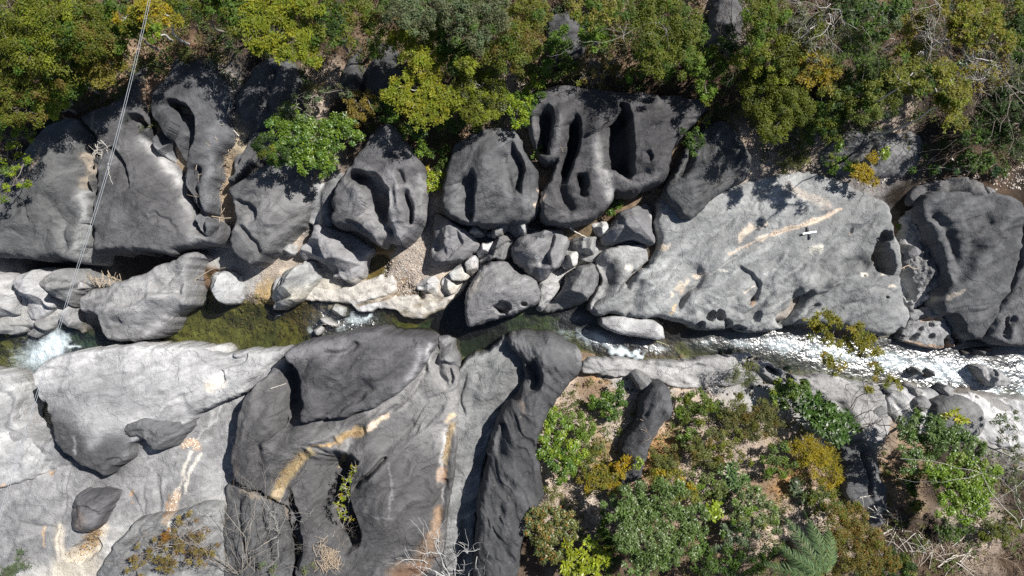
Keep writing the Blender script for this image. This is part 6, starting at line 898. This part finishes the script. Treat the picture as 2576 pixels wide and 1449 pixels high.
def log(label, pts, zs_, r, mt, forks=()):
    root = None; P = []
    for (x, y), z in zip(pts, zs_): a, b, _ = W(x, y, 0, z); P.append((a, b, z))
    P = np.array(P); t = np.linspace(0, 1, 14); tt = np.linspace(0, 1, len(P)); Q = np.stack([np.interp(t, tt, P[:, i]) for i in range(3)], -1); Q[1:-1] += rng.normal(0, .012, (12, 3))
    mb = MB(); b0 = Q[0].copy(); tube(mb, Q, np.linspace(r, r * .55, 14), k=7)
    for i, dx, dy in forks: e = Q[i] + np.array([dx / U, -dy / U, .05]); tube(mb, curve(Q[i], e, 5, .2), np.linspace(r * .55, r * .2, 5), k=5)
    o = mb.build('driftwood_branch', mt, None, True, b0); o.location = b0; return tag(o, label, 'branch', 'driftwood branches on the rocks')
def zr(x, y, d=.03): return rock_z(x, y) + d
def lg(label, pts, r, mt, forks=(), lift=.04):
    log(label, pts, [zr(*p) + lift for p in pts], r, mt, forks)
log('long forked driftwood branch bridging the foot of the driftwood gully',[(490,535),(520,540),(555,548),(590,548),(620,540),(630,530)],[-.2,-.1,.0,.05,.1,.15],.03,M_DRIFT,[(9,25,-14),(10,22,-22),(3,20,25),(5,8,30)])
log('thin pale driftwood branch arching over the dark cleft at the pool head',[(472,725),(490,708),(510,690),(535,676),(568,673)],[-.7,-.5,-.45,-.5,-.3],.022,M_DRIFT,[(3,-12,12),(4,-4,18),(2,-20,-4)])
lg('white straight stick lying on the grey shoulder beside the dark wedge of shade',[(681,978),(705,970),(722,963),(733,952)],.013,M_WHITE)
log('thin white stick upright in the sandy nook beside the cube-like boulder',[(1433,572),(1450,585),(1475,597)],[.3,.1,0],.03,M_WHITE)
log('slim twig leaning on the curved stone under the pyramidal rock',[(1244,572),(1265,590),(1285,606)],[.3,.3,.35],.010,M_DRIFT)
log('bent pale branch spanning the gully beside the great slab',[(2250,687),(2265,676),(2283,667),(2295,674),(2310,676)],[-.1,0,.05,0,.0],.022,M_STRAW,[(5,-3,8)])
log('crossed twigs at the upstream end of the stream boulder',[(1630,795),(1648,803),(1662,812)],[-.6,-.7,-.9],.018,M_DRIFT,[(4,18,-6),(8,12,14)])
log('pale log in the rapids below the stream boulder',[(1650,858),(1668,864),(1682,870)],[-1.3,-1.3,-1.4],.028,M_WHITE)
log('short pale log at the lower end of the small white chute',[(1640,896),(1652,884),(1663,876)],[-1.35,-1.3,-1.3],.03,M_DRIFT)
log('grey pole sticking out of the green pool',[(498,772),(508,762),(520,752)],[-1.55,-1.4,-1.1],.016,M_DRIFT)
log('pale bundle of sticks at the left of the arched loose boulder, longest piece',[(262,1098),(280,1094),(304,1090)],[.5,.52,.5],.010,M_WHITE)
log('thick white split wood beside the arched loose boulder',[(271,1105),(285,1100),(302,1096)],[.5,.52,.5],.026,M_WHITE)
lg('curved thin white stick on the cable rock below the small hollow',[(272,410),(273,435),(278,450),(284,464)],.010,M_WHITE)
lg('thin dark root curling over the great slab near its left end',[(1636,658),(1643,670),(1641,690),(1648,703)],.007,M_DARKBARK)
lg('white twig across the rapids stones',[(800,820),(815,816),(835,818),(848,820)],.014,M_WHITE)
lg('two-pronged white branch on the dark twin-lobed rock',[(2163,1253),(2175,1249),(2190,1248),(2197,1245)],.016,M_WHITE,[(2,2,40)])
lg('long white dead limb at the bottom right corner',[(2360,1425),(2380,1412),(2400,1396),(2430,1398),(2455,1402)],.03,M_WHITE,[(4,40,6),(8,20,-8)])
# rock-fill straw mats in the orange channels of the massif
for lb, pts, rad, n in (('orange-brown straw mat in the upper sandy channel of the dark massif',[(852,1108),(880,1092),(918,1080)],4.5,220),('orange-brown straw mat in the long curved sandy channel of the dark massif',[(690,1250),(705,1215),(735,1172),(775,1135)],7,420),('pale straw strip in the straight channel at the right side of the dark massif',[(1140,1060),(1130,1100),(1122,1140)],3.5,120)):
    sticks('straw_mat', lb, pts, rad, n, .06, .22, .005, plain('straw', (.50,.34,.17), .9), None, .05, True, 'straw mat')
# overhead cable: two thin wires on their long spans
M_WIRE = plain('galvanised_wire', (.62, .66, .70), .45, 0, .5)
def wire(off, label):
    px = [(470,-520),(420,-240),(377,0),(335,180),(283,390),(232,560),(188,695),(140,855),(95,985),(45,1150),(0,1300),(-80,1560),(-180,1900)]
    z = [11.2,10.6,10.1,9.8,9.6,9.5,9.4,9.4,9.4,9.5,9.6,10.0,10.6]; P = np.array([W(x + off, y, 0, q)[:2] + (q,) for (x, y), q in zip(px, z)])
    t = np.linspace(0, 1, 60); tt = np.linspace(0, 1, len(P)); Q = np.stack([np.interp(t, tt, P[:, i]) for i in range(3)], -1)
    for _ in range(4): Q[1:-1] = (Q[:-2] + 2 * Q[1:-1] + Q[2:]) / 4
    mb = MB(); b0 = Q[30].copy(); tube(mb, Q, np.full(60, .0062), k=6); o = mb.build('overhead_cable', M_WIRE, None, True, b0); o.location = b0; tag(o, label, 'cable', 'pair of overhead cables')
wire(-2.6, 'left one of the two thin silver cables crossing the gorge'); wire(2.6, 'right one of the two thin silver cables crossing the gorge')
# survey cross on the great slab
root = bpy.data.objects.new('survey_marker', None); C.objects.link(root); z = rock_z(2028, 586); x, y, _ = W(2028, 587, 0, .2); root.location = (x, y, z + .05); root.rotation_euler = (0, 0, math.radians(9))
tag(root, 'small white and black cross marker lying on the great pale slab', 'cross marker')
def board(name, sx, sy, sz, cz, m, rot=0, off=(0, 0)):
    import bmesh
    bm = bmesh.new(); bmesh.ops.create_cube(bm, size=1); bmesh.ops.scale(bm, vec=(sx, sy, sz), verts=bm.verts); bmesh.ops.bevel(bm, geom=bm.edges, offset=.006, segments=2, affect='EDGES')
    bmesh.ops.rotate(bm, cent=(0, 0, 0), matrix=__import__('mathutils').Matrix.Rotation(rot, 3, 'Z'), verts=bm.verts); bmesh.ops.translate(bm, vec=(off[0], off[1], cz), verts=bm.verts)
    me = bpy.data.meshes.new(name); bm.to_mesh(me); me.materials.append(m); o = bpy.data.objects.new(name, me); C.objects.link(o); o.parent = root
M_WP = plain('white_paint', (.86, .87, .88), .5); M_BP = plain('black_paint', (.02, .022, .025), .5)
board('white_arm', .58, .085, .03, .045, M_WP); board('black_arm', .085, .52, .03, .01, M_BP, math.radians(8)); board('white_edge', .022, .26, .012, .033, M_WP, math.radians(8), (.012, .155)); board('white_tip', .05, .035, .012, .033, M_WP, math.radians(8), (.05, -.255))
